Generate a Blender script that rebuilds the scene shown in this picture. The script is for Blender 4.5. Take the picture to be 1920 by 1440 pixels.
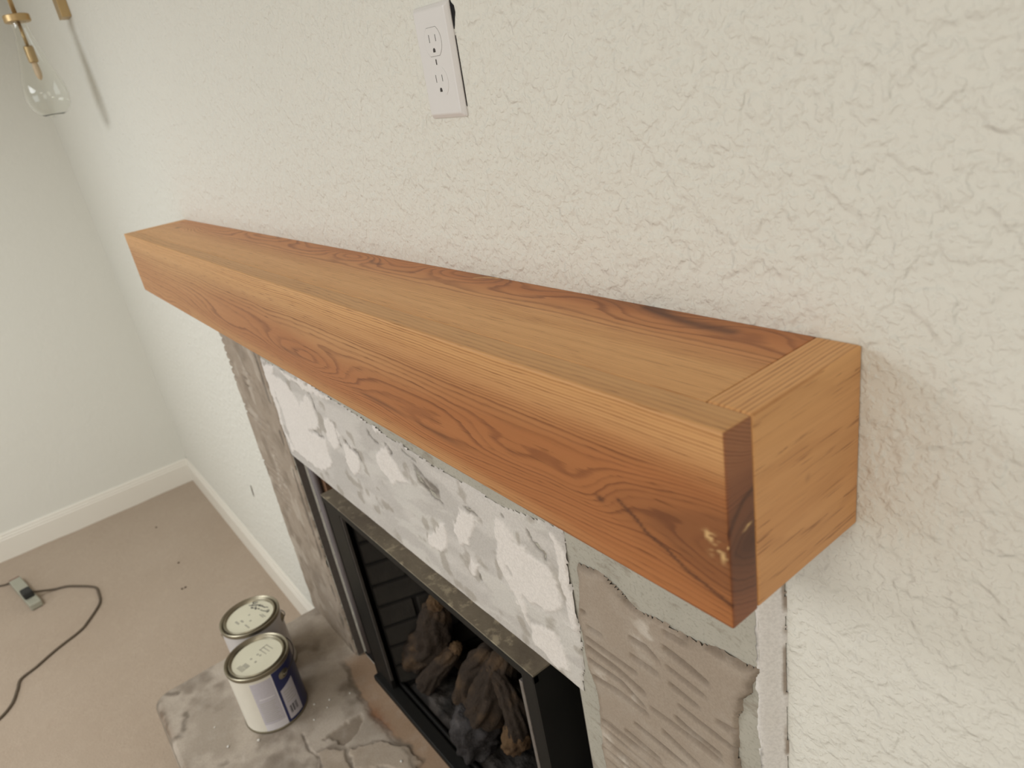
import bpy, bmesh, math, random
import numpy as np
from mathutils import Vector, Matrix
for o in list(bpy.data.objects): bpy.data.objects.remove(o)
sc = bpy.context.scene
COL = sc.collection
R_ = random.Random(7)

# ------------------------------------------------------------- camera, light, exposure
cam_d = bpy.data.cameras.new('camera'); cam = bpy.data.objects.new('camera', cam_d); COL.objects.link(cam)
cam.matrix_world = Matrix(((0.60451, -0.22339, 0.76463, 2.18715), (0.77967, 0.36274, -0.51042, -0.47343),
                           (-0.16334, 0.90472, 0.39345, 0.21992), (0, 0, 0, 1)))
cam_d.sensor_fit = 'HORIZONTAL'; cam_d.sensor_width = 36.0
cam_d.lens = 36.0 * 1339.93 / 1920
cam_d.clip_start = 0.02
cam_d.dof.use_dof = True; cam_d.dof.focus_distance = 0.85; cam_d.dof.aperture_fstop = 7.0
sc.camera = cam
vs = sc.view_settings
vs.view_transform = 'Standard'; vs.look = 'None'; vs.gamma = 1.0; vs.use_curve_mapping = False
vs.exposure = -1.08

w = bpy.data.worlds.new('daylight'); sc.world = w; w.use_nodes = True
w.node_tree.nodes['Background'].inputs[0].default_value = (0.85, 0.93, 1.0, 1)
w.node_tree.nodes['Background'].inputs[1].default_value = 1.0

def area(name, loc, rot, sx, sy, power, col):
    l = bpy.data.lights.new(name, 'AREA'); l.shape = 'RECTANGLE'; l.size = sx; l.size_y = sy
    l.energy = power; l.color = col
    o = bpy.data.objects.new(name, l); COL.objects.link(o); o.location = loc; o.rotation_euler = rot
    return o
# daylight from two assumed windows, unseen (behind and to the right of the camera)
area('assumed_front_daylight', (0.9, -4.06, -0.05), (math.radians(90), 0, 0), 2.4, 1.4, 54, (0.88, 0.94, 1.0))
area('assumed_side_daylight', (4.46, -1.9, -0.05), (math.radians(90), 0, math.radians(90)), 1.8, 1.4, 28, (1.0, 0.95, 0.88))

# two added overhead lights, unseen, lifting the shelf top and left wall
for lx_, lp_, lc_ in ((2.2, 40, (1.0, 0.955, 0.87)), (-0.2, 76, (0.93, 0.97, 1.0))): area('overhead_fill_light', (lx_, -1.9, 0.90), (0, 0, 0), 0.9, 0.9, lp_, lc_)

# ------------------------------------------------------------- helpers
def srgb(r, g, b):
    f = lambda c: c / 12.92 if c <= 0.04045 else ((c + 0.055) / 1.055) ** 2.4
    return (f(r / 255), f(g / 255), f(b / 255), 1.0)

class NT:
    """small node-tree builder"""
    def __init__(s, name, rough=0.6, spec=0.3, metal=0.0):
        s.m = bpy.data.materials.new(name); s.m.use_nodes = True
        s.t = s.m.node_tree; s.b = s.t.nodes['Principled BSDF']
        s.b.inputs['Roughness'].default_value = rough
        s.b.inputs['Specular IOR Level'].default_value = spec
        s.b.inputs['Metallic'].default_value = metal
    def n(s, typ, **kw):
        nd = s.t.nodes.new(typ)
        for k, v in kw.items(): setattr(nd, k, v)
        return nd
    def l(s, a, b): s.t.links.new(a, b)
    def put(s, sock, v):
        if hasattr(v, 'is_output'): s.l(v, sock)
        else: sock.default_value = v
    def math(s, op, a, b=0.0, c=0.0):
        nd = s.n('ShaderNodeMath', operation=op)
        for i, v in enumerate((a, b, c)): s.put(nd.inputs[i], v)
        return nd.outputs[0]
    def mix(s, f, a, b, mode='MIX'):
        nd = s.n('ShaderNodeMix', data_type='RGBA', blend_type=mode)
        s.put(nd.inputs[0], f); s.put(nd.inputs[6], a); s.put(nd.inputs[7], b)
        return nd.outputs[2]
    def obj(s, scale=(1, 1, 1), loc=(0, 0, 0)):
        tc = s.n('ShaderNodeTexCoord'); mp = s.n('ShaderNodeMapping')
        mp.inputs['Scale'].default_value = scale; mp.inputs['Location'].default_value = loc
        s.l(tc.outputs['Object'], mp.inputs[0]); return mp.outputs[0]
    def noise(s, vec, scale, detail=3.0, rough=0.5, dist=0.0):
        nd = s.n('ShaderNodeTexNoise'); s.l(vec, nd.inputs['Vector'])
        nd.inputs['Scale'].default_value = scale; nd.inputs['Detail'].default_value = detail
        nd.inputs['Roughness'].default_value = rough; nd.inputs['Distortion'].default_value = dist
        return nd.outputs['Fac']
    def voro(s, vec, scale, feature='F1'):
        nd = s.n('ShaderNodeTexVoronoi', feature=feature); s.l(vec, nd.inputs['Vector'])
        nd.inputs['Scale'].default_value = scale; return nd.outputs['Distance']
    def ramp(s, f, *stops):
        nd = s.n('ShaderNodeMapRange', interpolation_type='SMOOTHSTEP')
        s.put(nd.inputs[0], f)
        for i, v in enumerate(stops): nd.inputs[i + 1].default_value = v
        return nd.outputs[0]
    def attr(s, name):
        nd = s.n('ShaderNodeAttribute', attribute_name=name); return nd
    def bump(s, h, strength, dist):
        nd = s.n('ShaderNodeBump'); s.l(h, nd.inputs['Height'])
        nd.inputs['Strength'].default_value = strength; nd.inputs['Distance'].default_value = dist
        s.l(nd.outputs[0], s.b.inputs['Normal'])
    def col(s, v): s.put(s.b.inputs['Base Color'], v)

def plain(name, c, rough=0.6, spec=0.3, metal=0.0, var=0.06, scale=40):
    t = NT(name, rough, spec, metal); n_ = t.noise(t.obj(), scale, 3)
    d = tuple(max(0, x * (1 - 2.2 * var)) for x in c[:3]) + (1,)
    t.col(t.mix(n_, d, tuple(min(1, x * (1 + var)) for x in c[:3]) + (1,)))
    return t.m

def mesh_obj(name, verts, faces, mat, parent=None, smooth=False):
    me = bpy.data.meshes.new(name); me.from_pydata([tuple(map(float, v)) for v in verts], [], faces); me.update()
    if smooth: me.polygons.foreach_set('use_smooth', [True] * len(me.polygons))
    if mat: me.materials.append(mat)
    o = bpy.data.objects.new(name, me); COL.objects.link(o)
    if parent: o.parent = parent
    return o
def bm_obj(name, bm, mat, parent=None, smooth=False):
    bmesh.ops.recalc_face_normals(bm, faces=bm.faces)
    me = bpy.data.meshes.new(name); bm.to_mesh(me); bm.free()
    if smooth: me.polygons.foreach_set('use_smooth', [True] * len(me.polygons))
    if mat: me.materials.append(mat)
    o = bpy.data.objects.new(name, me); COL.objects.link(o)
    if parent: o.parent = parent
    return o
def thing(name, label, cat, loc=(0, 0, 0), group=None):
    o = bpy.data.objects.new(name, None); COL.objects.link(o); o.location = loc
    o.empty_display_size = 0.05; tag(o, label, cat, group); return o
def tag(o, label, cat, group=None):
    o['label'] = label; o['category'] = cat
    if group: o['group'] = group
    return o
def struct(o): o['kind'] = 'structure'; return o
def box(bm, x0, x1, y0, y1, z0, z1, bev=0.0):
    v = [bm.verts.new((x, y, z)) for x in (x0, x1) for y in (y0, y1) for z in (z0, z1)]
    fs = [(0, 1, 3, 2), (4, 6, 7, 5), (0, 4, 5, 1), (2, 3, 7, 6), (0, 2, 6, 4), (1, 5, 7, 3)]
    ff = [bm.faces.new([v[i] for i in f]) for f in fs]
    if bev:
        es = list({e for f in ff for e in f.edges})
        bmesh.ops.bevel(bm, geom=es, offset=bev, segments=2, profile=0.5, affect='EDGES')
def box_obj(name, b, mat, parent=None, bev=0.0):
    bm = bmesh.new(); box(bm, *b, bev); return bm_obj(name, bm, mat, parent)
def lathe(name, prof, mat, parent=None, n=48, c=(0, 0, 0), close=False):
    vs_, fs = [], []
    for r, z in prof:
        for k in range(n):
            a = 2 * math.pi * k / n; vs_.append((c[0] + r * math.cos(a), c[1] + r * math.sin(a), c[2] + z))
    m = len(prof)
    for i in range(m - 1 + (1 if close else 0)):
        for k in range(n):
            j = (i + 1) % m
            fs.append((i * n + k, i * n + (k + 1) % n, j * n + (k + 1) % n, j * n + k))
    if not close:
        if prof[0][0] > 1e-6: fs.append(tuple(range(n))[::-1])
        if prof[-1][0] > 1e-6: fs.append(tuple((m - 1) * n + k for k in range(n)))
    o = mesh_obj(name, vs_, fs, mat, parent, True)
    bm = bmesh.new(); bm.from_mesh(o.data); bmesh.ops.remove_doubles(bm, verts=bm.verts, dist=1e-6)
    bmesh.ops.recalc_face_normals(bm, faces=bm.faces); bm.to_mesh(o.data); bm.free()
    o.data.set_sharp_from_angle(angle=math.radians(38)); return o
def catmull(P, n=8):
    P = [Vector(p) for p in P]; out = []
    Q = [P[0] * 2 - P[1]] + P + [P[-1] * 2 - P[-2]]
    for i in range(1, len(Q) - 2):
        a, b, c, d = Q[i - 1:i + 3]
        for k in range(n):
            t = k / n
            out.append(0.5 * ((2 * b) + (c - a) * t + (2 * a - 5 * b + 4 * c - d) * t * t + (3 * b - a - 3 * c + d) * t ** 3))
    return out + [P[-1]]
def tube(name, pts, rad, mat, parent=None, n=8, cap=True):
    pts = [Vector(p) for p in pts]; vs_, fs = [], []
    rr = rad if hasattr(rad, '__len__') else [rad] * len(pts)
    up = Vector((0, 0, 1)); prev = None
    for i, p in enumerate(pts):
        t = (pts[min(i + 1, len(pts) - 1)] - pts[max(i - 1, 0)]).normalized()
        if prev is None:
            prev = t.cross(up) if abs(t.z) < 0.95 else t.cross(Vector((1, 0, 0)))
        a = (prev - t * prev.dot(t)).normalized(); prev = a; b = t.cross(a)
        for k in range(n):
            th = 2 * math.pi * k / n; vs_.append(p + (a * math.cos(th) + b * math.sin(th)) * rr[i])
    for i in range(len(pts) - 1):
        for k in range(n): fs.append((i * n + k, i * n + (k + 1) % n, (i + 1) * n + (k + 1) % n, (i + 1) * n + k))
    if cap: fs += [tuple(range(n))[::-1], tuple((len(pts) - 1) * n + k for k in range(n))]
    return mesh_obj(name, vs_, fs, mat, parent, True)

# numpy value noise
def vnoise(x, y, seed=0):
    xi = np.floor(x).astype(np.int64); yi = np.floor(y).astype(np.int64); fx = x - xi; fy = y - yi
    def h(a, b):
        n_ = (a * 374761393 + b * 668265263 + seed * 974711) & 0xffffffff
        n_ = ((n_ ^ (n_ >> 13)) * 1274126177) & 0xffffffff
        return ((n_ ^ (n_ >> 16)) & 0xffff) / 65535.0
    u = fx * fx * (3 - 2 * fx); v = fy * fy * (3 - 2 * fy)
    return (h(xi, yi) * (1 - u) + h(xi + 1, yi) * u) * (1 - v) + (h(xi, yi + 1) * (1 - u) + h(xi + 1, yi + 1) * u) * v
def fbm(x, y, seed=0, oct=4, g=0.5):
    s = 0; a = 1; t = 0
    for i in range(oct):
        s = s + a * vnoise(x * 2 ** i + 17.3 * i, y * 2 ** i - 9.1 * i, seed + i); t += a; a *= g
    return s / t
def sstep(a, b, x):
    t = np.clip((x - a) / (b - a), 0, 1); return t * t * (3 - 2 * t)
def seg_d(x, y, pl):
    d = np.full(x.shape, 9.0)
    for (ax, ay), (bx, by) in zip(pl[:-1], pl[1:]):
        vx, vy = bx - ax, by - ay; t = np.clip(((x - ax) * vx + (y - ay) * vy) / (vx * vx + vy * vy + 1e-12), 0, 1)
        d = np.minimum(d, np.hypot(x - ax - t * vx, y - ay - t * vy))
    return d
def poly_sd(x, y, P):
    """signed distance, positive inside"""
    d = seg_d(x, y, list(P) + [P[0]]); ins = np.zeros(x.shape, bool)
    for (ax, ay), (bx, by) in zip(P, list(P[1:]) + [P[0]]):
        c = (ay > y) != (by > y)
        with np.errstate(divide='ignore', invalid='ignore'): xx = (bx - ax) * (y - ay) / (by - ay) + ax
        ins ^= c & (x < xx)
    return np.where(ins, d, -d)
def set_attr(me, name, arr):
    a = me.attributes.new(name, 'FLOAT', 'POINT'); a.data.foreach_set('value', np.ascontiguousarray(arr, np.float32).ravel())
def set_col(me, name, arr):
    a = me.attributes.new(name, 'FLOAT_COLOR', 'POINT')
    c = np.ones((len(me.vertices), 4), np.float32); c[:, :3] = arr; a.data.foreach_set('color', c.ravel())
def grid_mesh(name, X, Y, Z, mat, parent=None, flip=False, keep=None):
    nu, nv = X.shape; idx = np.arange(nu * nv).reshape(nu, nv)
    q = np.stack([idx[:-1, :-1], idx[1:, :-1], idx[1:, 1:], idx[:-1, 1:]], -1)
    if keep is not None: q = q[keep[:-1, :-1] & keep[1:, :-1] & keep[1:, 1:] & keep[:-1, 1:]]
    q = q.reshape(-1, 4)
    if flip: q = q[:, ::-1]
    V = np.stack([X, Y, Z], -1).reshape(-1, 3)
    me = bpy.data.meshes.new(name)
    me.vertices.add(len(V)); me.vertices.foreach_set('co', V.ravel().astype(np.float32))
    me.loops.add(q.size); me.loops.foreach_set('vertex_index', q.ravel().astype(np.int32))
    me.polygons.add(len(q)); me.polygons.foreach_set('loop_start', np.arange(0, q.size, 4, dtype=np.int32))
    me.polygons.foreach_set('use_smooth', np.ones(len(q), bool))
    me.update(calc_edges=True); me.validate()
    if mat: me.materials.append(mat)
    o = bpy.data.objects.new(name, me); COL.objects.link(o)
    if parent: o.parent = parent
    return o

# ------------------------------------------------------------- dimensions (metres, wall face at y = 0, shelf top at z = 0)
FL = -1.575; CE = 0.98; XW = -1.9; XE = 4.4; YF = -4.0
ML, MD, MH, MT = 1.938, 0.161, 0.157, 0.029         # shelf length, depth, height, front board
OX0, OX1, OZ = 0.40, 1.54, -0.612                   # fireplace opening
HZ = -1.33                                          # hearth top
YS = -0.020                                         # face of backer board

# traced outlines of grooves, patches, stains and handwriting (metres)
RG = [[(1.5905, -0.4658), (1.6233, -0.4636)], [(1.5832, -0.4895), (1.6407, -0.4893), (1.6803, -0.4879)], [(1.5834, -0.5061), (1.6381, -0.5073), (1.6914, -0.5154)], [(1.5824, -0.5293), (1.6467, -0.5257), (1.6884, -0.5406)], [(1.6692, -0.462), (1.7187, -0.4629)], [(1.7308, -0.4382), (1.7896, -0.4455)], [(1.7318, -0.4646), (1.7782, -0.47)], [(1.7278, -0.4103), (1.7594, -0.4147), (1.7953, -0.4225)], [(1.7304, -0.3851), (1.7686, -0.3832)], [(1.6704, -0.4332), (1.7014, -0.4302), (1.7221, -0.4419)], [(1.7435, -0.4909), (1.8281, -0.4967)], [(1.7364, -0.5158), (1.7642, -0.5215), (1.806, -0.5237)], [(1.7995, -0.4724), (1.8314, -0.4675)], [(1.5907, -0.6389), (1.6659, -0.6364)], [(1.6395, -0.6187), (1.7058, -0.6216)], [(1.6608, -0.5879), (1.7515, -0.5914)], [(1.6945, -0.5331), (1.7398, -0.5314), (1.8075, -0.535)], [(1.585, -0.5592), (1.6404, -0.5498), (1.6925, -0.5511)], [(1.7887, -0.3676), (1.8187, -0.367)], [(1.6682, -0.3735), (1.6875, -0.3812)], [(1.8171, -0.4723), (1.8306, -0.4848)], [(1.5911, -0.6762), (1.6423, -0.685)], [(1.7123, -0.5596), (1.7718, -0.5728)], [(1.5805, -0.4451), (1.5933, -0.4414)]]
RTOP = [(1.5607, -0.3729), (1.5893, -0.3657), (1.619, -0.3611), (1.6407, -0.3627), (1.6661, -0.37), (1.6875, -0.3812), (1.7317, -0.3728), (1.7498, -0.3728), (1.7675, -0.3705), (1.7887, -0.3676), (1.8169, -0.3639), (1.8525, -0.3602), (1.8458, -0.3948), (1.8337, -0.4151), (1.8276, -0.4636), (1.8291, -0.5204)]
RLEFT = [(1.5888, -0.3684), (1.5731, -0.4685), (1.5758, -0.5225), (1.5858, -0.5733), (1.5851, -0.6341), (1.5768, -0.7046), (1.5797, -0.7486)]
WP = [[(0.4015, -0.3468), (0.4906, -0.3288), (0.4309, -0.4426), (0.4123, -0.5216), (0.446, -0.5826), (0.4178, -0.6019), (0.3997, -0.5029), (0.4026, -0.4212)], [(0.4713, -0.3621), (0.5616, -0.3671), (0.6109, -0.3973), (0.6847, -0.3489), (0.7124, -0.3918), (0.7154, -0.4292), (0.6317, -0.4649), (0.7239, -0.4589), (0.7231, -0.5254), (0.6485, -0.5732), (0.5239, -0.582), (0.4421, -0.5878), (0.4477, -0.4888), (0.4422, -0.4182)], [(0.7588, -0.3957), (0.8128, -0.3843), (0.8211, -0.4122), (0.8126, -0.4521), (0.7701, -0.4728), (0.739, -0.4573)], [(0.8365, -0.4287), (0.8781, -0.4211), (0.9013, -0.4432), (0.9001, -0.477), (0.8473, -0.506), (0.817, -0.4821)], [(1.0284, -0.3715), (1.0675, -0.3639), (1.0871, -0.3839), (1.0992, -0.409), (1.1187, -0.4178), (1.0429, -0.4554), (1.0157, -0.4372), (1.0065, -0.4038)], [(0.9647, -0.3311), (1.0018, -0.323), (1.1259, -0.3317), (1.2434, -0.3265), (1.2265, -0.3384), (1.1325, -0.3372), (1.0273, -0.3341)], [(0.4923, -0.3267), (0.5935, -0.3267), (0.7453, -0.3243), (0.8759, -0.3339), (0.8557, -0.3366), (0.7323, -0.3428), (0.5809, -0.3426)], [(1.2972, -0.4014), (1.328, -0.3959), (1.3418, -0.4049), (1.3032, -0.4697), (1.267, -0.4873), (1.2512, -0.4616)], [(1.1421, -0.534), (1.2279, -0.4556), (1.2324, -0.4955), (1.192, -0.5501), (1.1486, -0.5536)], [(1.4053, -0.3714), (1.4331, -0.3784), (1.4669, -0.3941), (1.5064, -0.3988), (1.5365, -0.4173), (1.5336, -0.4717), (1.4877, -0.4991), (1.4432, -0.5061), (1.448, -0.5663), (1.4066, -0.5115), (1.3864, -0.4715), (1.3923, -0.4155)], [(1.5417, -0.3358), (1.5612, -0.3387), (1.5743, -0.3514), (1.5678, -0.374), (1.5665, -0.4212), (1.5718, -0.4454), (1.567, -0.4924), (1.5446, -0.5012), (1.5425, -0.4487), (1.543, -0.3868)], [(1.4526, -0.5474), (1.4937, -0.5333), (1.5227, -0.5452), (1.5272, -0.5888), (1.4973, -0.6018), (1.4457, -0.5962)], [(1.2934, -0.4991), (1.3223, -0.5008), (1.3001, -0.5332), (1.2758, -0.5333)]]
DK = [[(0.6965, -0.3428), (0.7075, -0.3679), (0.7124, -0.3918)], [(0.6541, -0.4546), (0.7149, -0.4618)], [(1.1245, -0.3347), (1.1391, -0.3426)], [(1.1241, -0.3553), (1.1767, -0.3574)], [(0.9952, -0.3548), (1.0228, -0.3625)], [(1.1623, -0.3907), (1.1895, -0.4086), (1.2245, -0.4149)], [(1.4833, -0.3656), (1.5108, -0.3795), (1.5102, -0.3917)], [(1.4142, -0.4647), (1.4183, -0.4778)], [(1.3192, -0.3883), (1.3429, -0.3932)], [(1.1629, -0.3997), (1.2076, -0.4068), (1.2389, -0.4182)], [(1.4192, -0.3582), (1.4259, -0.3606)], [(1.3089, -0.5243), (1.3111, -0.5356)], [(0.8104, -0.3881), (0.8084, -0.4379), (0.8085, -0.4534)], [(0.8443, -0.4261), (0.9024, -0.4309), (0.9149, -0.4505)], [(1.0588, -0.3615), (1.0816, -0.3751)]]
HW = [[(0.1679, -0.2024), (0.1546, -0.2141), (0.1643, -0.2149), (0.1658, -0.2228), (0.1602, -0.2284)], [(0.1643, -0.2149), (0.1714, -0.2086)], [(0.1663, -0.223), (0.179, -0.2112), (0.1763, -0.2078)], [(0.1784, -0.206), (0.1918, -0.2044)], [(0.1838, -0.2016), (0.1879, -0.2068)], [(0.1844, -0.2006), (0.1939, -0.2014), (0.1998, -0.1985), (0.2067, -0.1947)], [(0.1913, -0.198), (0.1952, -0.1969)], [(0.198, -0.1978), (0.2095, -0.1957), (0.2117, -0.1915), (0.2185, -0.1877)], [(0.1759, -0.2231), (0.177, -0.2278), (0.1845, -0.2223), (0.1793, -0.2224)], [(0.1836, -0.214), (0.1937, -0.2199), (0.1963, -0.2171)], [(0.1857, -0.2197), (0.1941, -0.2139)], [(0.1998, -0.2134), (0.199, -0.2106), (0.2042, -0.2106)], [(0.21, -0.2089), (0.2162, -0.2067), (0.225, -0.2024), (0.2318, -0.1974)], [(0.2306, -0.1883), (0.2308, -0.1983)], [(0.2371, -0.1901), (0.2369, -0.1992), (0.2395, -0.194)]]
HP = {'edge': [(0.3913, -0.0606), (0.5053, -0.081), (0.5681, -0.0898), (0.6624, -0.0888), (0.7826, -0.0637), (0.8354, -0.0628), (0.8855, -0.0823)], 'hole': [(0.6159, -0.2193), (0.6052, -0.199), (0.6085, -0.1209), (0.6456, -0.1287), (0.6643, -0.1644), (0.6688, -0.1975)], 'trowel': [(0.0693, -0.5611), (0.0784, -0.5298), (0.1013, -0.4991), (0.235, -0.5017), (0.2833, -0.5285), (0.2857, -0.5579), (0.1833, -0.5684)], 'plat': [(0.6929, -0.1886), (0.7282, -0.1392), (0.79, -0.0785), (0.8566, -0.0701), (0.8912, -0.0909), (0.7705, -0.2113)], 'plat2': [(0.6436, -0.2519), (0.6755, -0.2058), (0.7417, -0.2121), (0.7639, -0.2179), (0.6968, -0.2849)], 'crack': [(0.5428, -0.2598), (0.6013, -0.2638), (0.664, -0.2608), (0.6967, -0.2703)], 'pit': [(0.4849, -0.4601), (0.4934, -0.4296)], 'chips': [(0.4784, -0.2023), (0.5303, -0.2245), (0.479, -0.3685), (0.5205, -0.1081), (0.8369, -0.112), (0.4971, -0.1618), (0.5188, -0.1785), (0.4327, -0.4408), (0.3354, -0.4495)]}
CD = [(-1.5232, -0.2935), (-1.0805, -0.2894), (-0.8535, -0.3287), (-0.8534, -0.315)]

# ------------------------------------------------------------- room materials
t = NT('wall_paint', 0.75, 0.25)
v = t.obj()
n1 = t.noise(v, 44, 2.0, 0.5, 0.25); n2 = t.noise(v, 150, 2.0, 0.5, 0.3); n3 = t.noise(v, 23, 2.0)
plate = t.ramp(n1, 0.40, 0.60, 0.0, 1.0)
grit = t.math('MULTIPLY', t.ramp(n2, 0.45, 0.65, 0.0, 1.0), 0.35)
hgt = t.math('ADD', t.math('MULTIPLY', plate, t.ramp(n3, 0.3, 0.6, 0.45, 1.0)), grit)
t.bump(hgt, 0.8, 0.0021)
t.col(t.mix(t.noise(v, 1.3, 2), srgb(226, 224, 214), srgb(230, 228, 219)))
M_WALL = t.m
M_WALL2 = M_WALL.copy(); M_WALL2.name = 'smooth_wall_paint'
for n_ in M_WALL2.node_tree.nodes:
    if n_.type == 'BUMP': n_.inputs['Strength'].default_value = 0.22
M_CEIL = plain('ceiling_paint', srgb(238, 236, 230), 0.8, var=0.01)
t = NT('trim_paint', 0.45, 0.4); t.col(t.mix(t.noise(t.obj(), 3, 2), srgb(232, 226, 214), srgb(238, 233, 222))); M_TRIM = t.m
t = NT('carpet', 0.95, 0.05); v = t.obj()
a_ = t.noise(v, 2.3, 4, 0.6); b_ = t.noise(v, 330, 2); c_ = t.noise(v, 34, 3)
cc = t.mix(a_, srgb(173, 154, 135), srgb(189, 172, 154)); cc = t.mix(t.ramp(b_, 0.35, 0.7, 0.0, 0.35), cc, srgb(148, 130, 111))
cc = t.mix(t.ramp(c_, 0.5, 0.75, 0.0, 0.18), cc, srgb(192, 175, 156)); t.col(cc)
t.bump(t.math('ADD', b_, t.math('MULTIPLY', c_, 1.2)), 0.6, 0.004); t.b.inputs['Sheen Weight'].default_value = 0.15
M_CARPET = t.m

# ------------------------------------------------------------- room shell
bm = bmesh.new()
for b in ((XW, OX0, 0, 0.11, FL, CE), (OX1, XE, 0, 0.11, FL, CE), (OX0, OX1, 0, 0.11, OZ, CE), (OX0, OX1, 0, 0.11, FL, HZ - 0.005)): box(bm, *b)
wall = struct(bm_obj('wall_back', bm, M_WALL))
struct(box_obj('wall_left', (XW - 0.11, XW, YF, 0.11, FL, CE), M_WALL2))
bm = bmesh.new()
for b in ((XE, XE + 0.11, YF, 0.11, FL, -0.75), (XE, XE + 0.11, YF, 0.11, 0.65, CE), (XE, XE + 0.11, YF, -2.8, -0.75, 0.65), (XE, XE + 0.11, -1.0, 0.11, -0.75, 0.65)): box(bm, *b)
struct(bm_obj('wall_right', bm, M_WALL))
bm = bmesh.new()
for b in ((XW - 0.11, XE + 0.11, YF - 0.11, YF, FL, -0.75), (XW - 0.11, XE + 0.11, YF - 0.11, YF, 0.65, CE), (XW - 0.11, -0.3, YF - 0.11, YF, -0.75, 0.65), (2.1, XE + 0.11, YF - 0.11, YF, -0.75, 0.65)): box(bm, *b)
struct(bm_obj('wall_front', bm, M_WALL))
struct(box_obj('ceiling', (XW - 0.11, XE + 0.11, YF - 0.11, 0.11, CE, CE + 0.1), M_CEIL))
for nm, ax in (('window_1', 0), ('window_2', 1)):  # frames of the two assumed windows, out of view
    bm = bmesh.new()
    if ax == 0:
        for b in ((-0.3, 2.1, YF - 0.04, YF + 0.02, -0.79, -0.73), (-0.3, 2.1, YF - 0.04, YF + 0.02, 0.63, 0.69), (-0.34, -0.28, YF - 0.04, YF + 0.02, -0.79, 0.69), (2.08, 2.14, YF - 0.04, YF + 0.02, -0.79, 0.69), (0.88, 0.92, YF - 0.03, YF + 0.01, -0.73, 0.63)): box(bm, *b)
    else:
        for b in ((XE - 0.02, XE + 0.04, -2.8, -1.0, -0.79, -0.73), (XE - 0.02, XE + 0.04, -2.8, -1.0, 0.63, 0.69), (XE - 0.02, XE + 0.04, -2.84, -2.78, -0.79, 0.69), (XE - 0.02, XE + 0.04, -1.02, -0.96, -0.79, 0.69)): box(bm, *b)
    struct(bm_obj(nm, bm, M_TRIM))
# carpeted floor with soft ripples
gx, gy = np.meshgrid(np.linspace(XW, XE, 320), np.linspace(YF, 0.0, 220), indexing='ij')
gz = FL + 0.010 * (fbm(gx * 3.2 + gy * 2, gy * 4.5 - gx, 3, 3) - 0.5)
gz = np.where((gx > 0.0) & (gy > -0.6), FL - 0.004, gz)
struct(grid_mesh('floor', gx, gy, gz, M_CARPET))
# baseboards (stepped profile)
def baseboard(name, along, p0, p1):
    prof = [(0, -0.01), (0.014, -0.01), (0.014, 0.105), (0.0115, 0.110), (0.0115, 0.118), (0.0085, 0.122), (0.0085, 0.130), (0.005, 0.138), (0, 0.138)]
    vs_ = []
    for s_ in (p0, p1):
        for d, z in prof: vs_.append((s_, -d, FL + z) if along == 'x' else (XW + d, s_, FL + z))
    k = len(prof); fs = [(i, (i + 1) % k, k + (i + 1) % k, k + i) for i in range(k)] + [tuple(range(k))[::-1], tuple(range(k, 2 * k))]
    o = mesh_obj(name, vs_, fs, M_TRIM); bm = bmesh.new(); bm.from_mesh(o.data); bmesh.ops.recalc_face_normals(bm, faces=bm.faces); bm.to_mesh(o.data); bm.free()
    return struct(o)
baseboard('baseboard_back', 'x', XW, 0.058); baseboard('baseboard_left', 'y', YF, 0.0)
M_GOUGE = plain('bare_gypsum_gouge', srgb(92, 82, 70), 0.9)
def blob_plate(name, cx, cz, L, W, ang, mat, parent, y0, n=18, seed=1):
    r = random.Random(seed); vs_ = []
    for k in range(n):
        a = 2 * math.pi * k / n; q = 1 + 0.35 * (r.random() - 0.5)
        px, pz = L * q * math.cos(a), W * q * math.sin(a)
        vs_.append((cx + px * math.cos(ang) - pz * math.sin(ang), y0, cz + px * math.sin(ang) + pz * math.cos(ang)))
    m = len(vs_); vs_ += [(x, 0.001, z) for x, y, z in vs_]
    return mesh_obj(name, vs_, [tuple(range(m))] + [(i, (i + 1) % m, m + (i + 1) % m, m + i)[::-1] for i in range(m)], mat, parent)
blob_plate('gouge', -0.4167, -1.0645, 0.030, 0.0095, math.radians(80), M_GOUGE, wall, -0.0004, seed=4)

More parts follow.
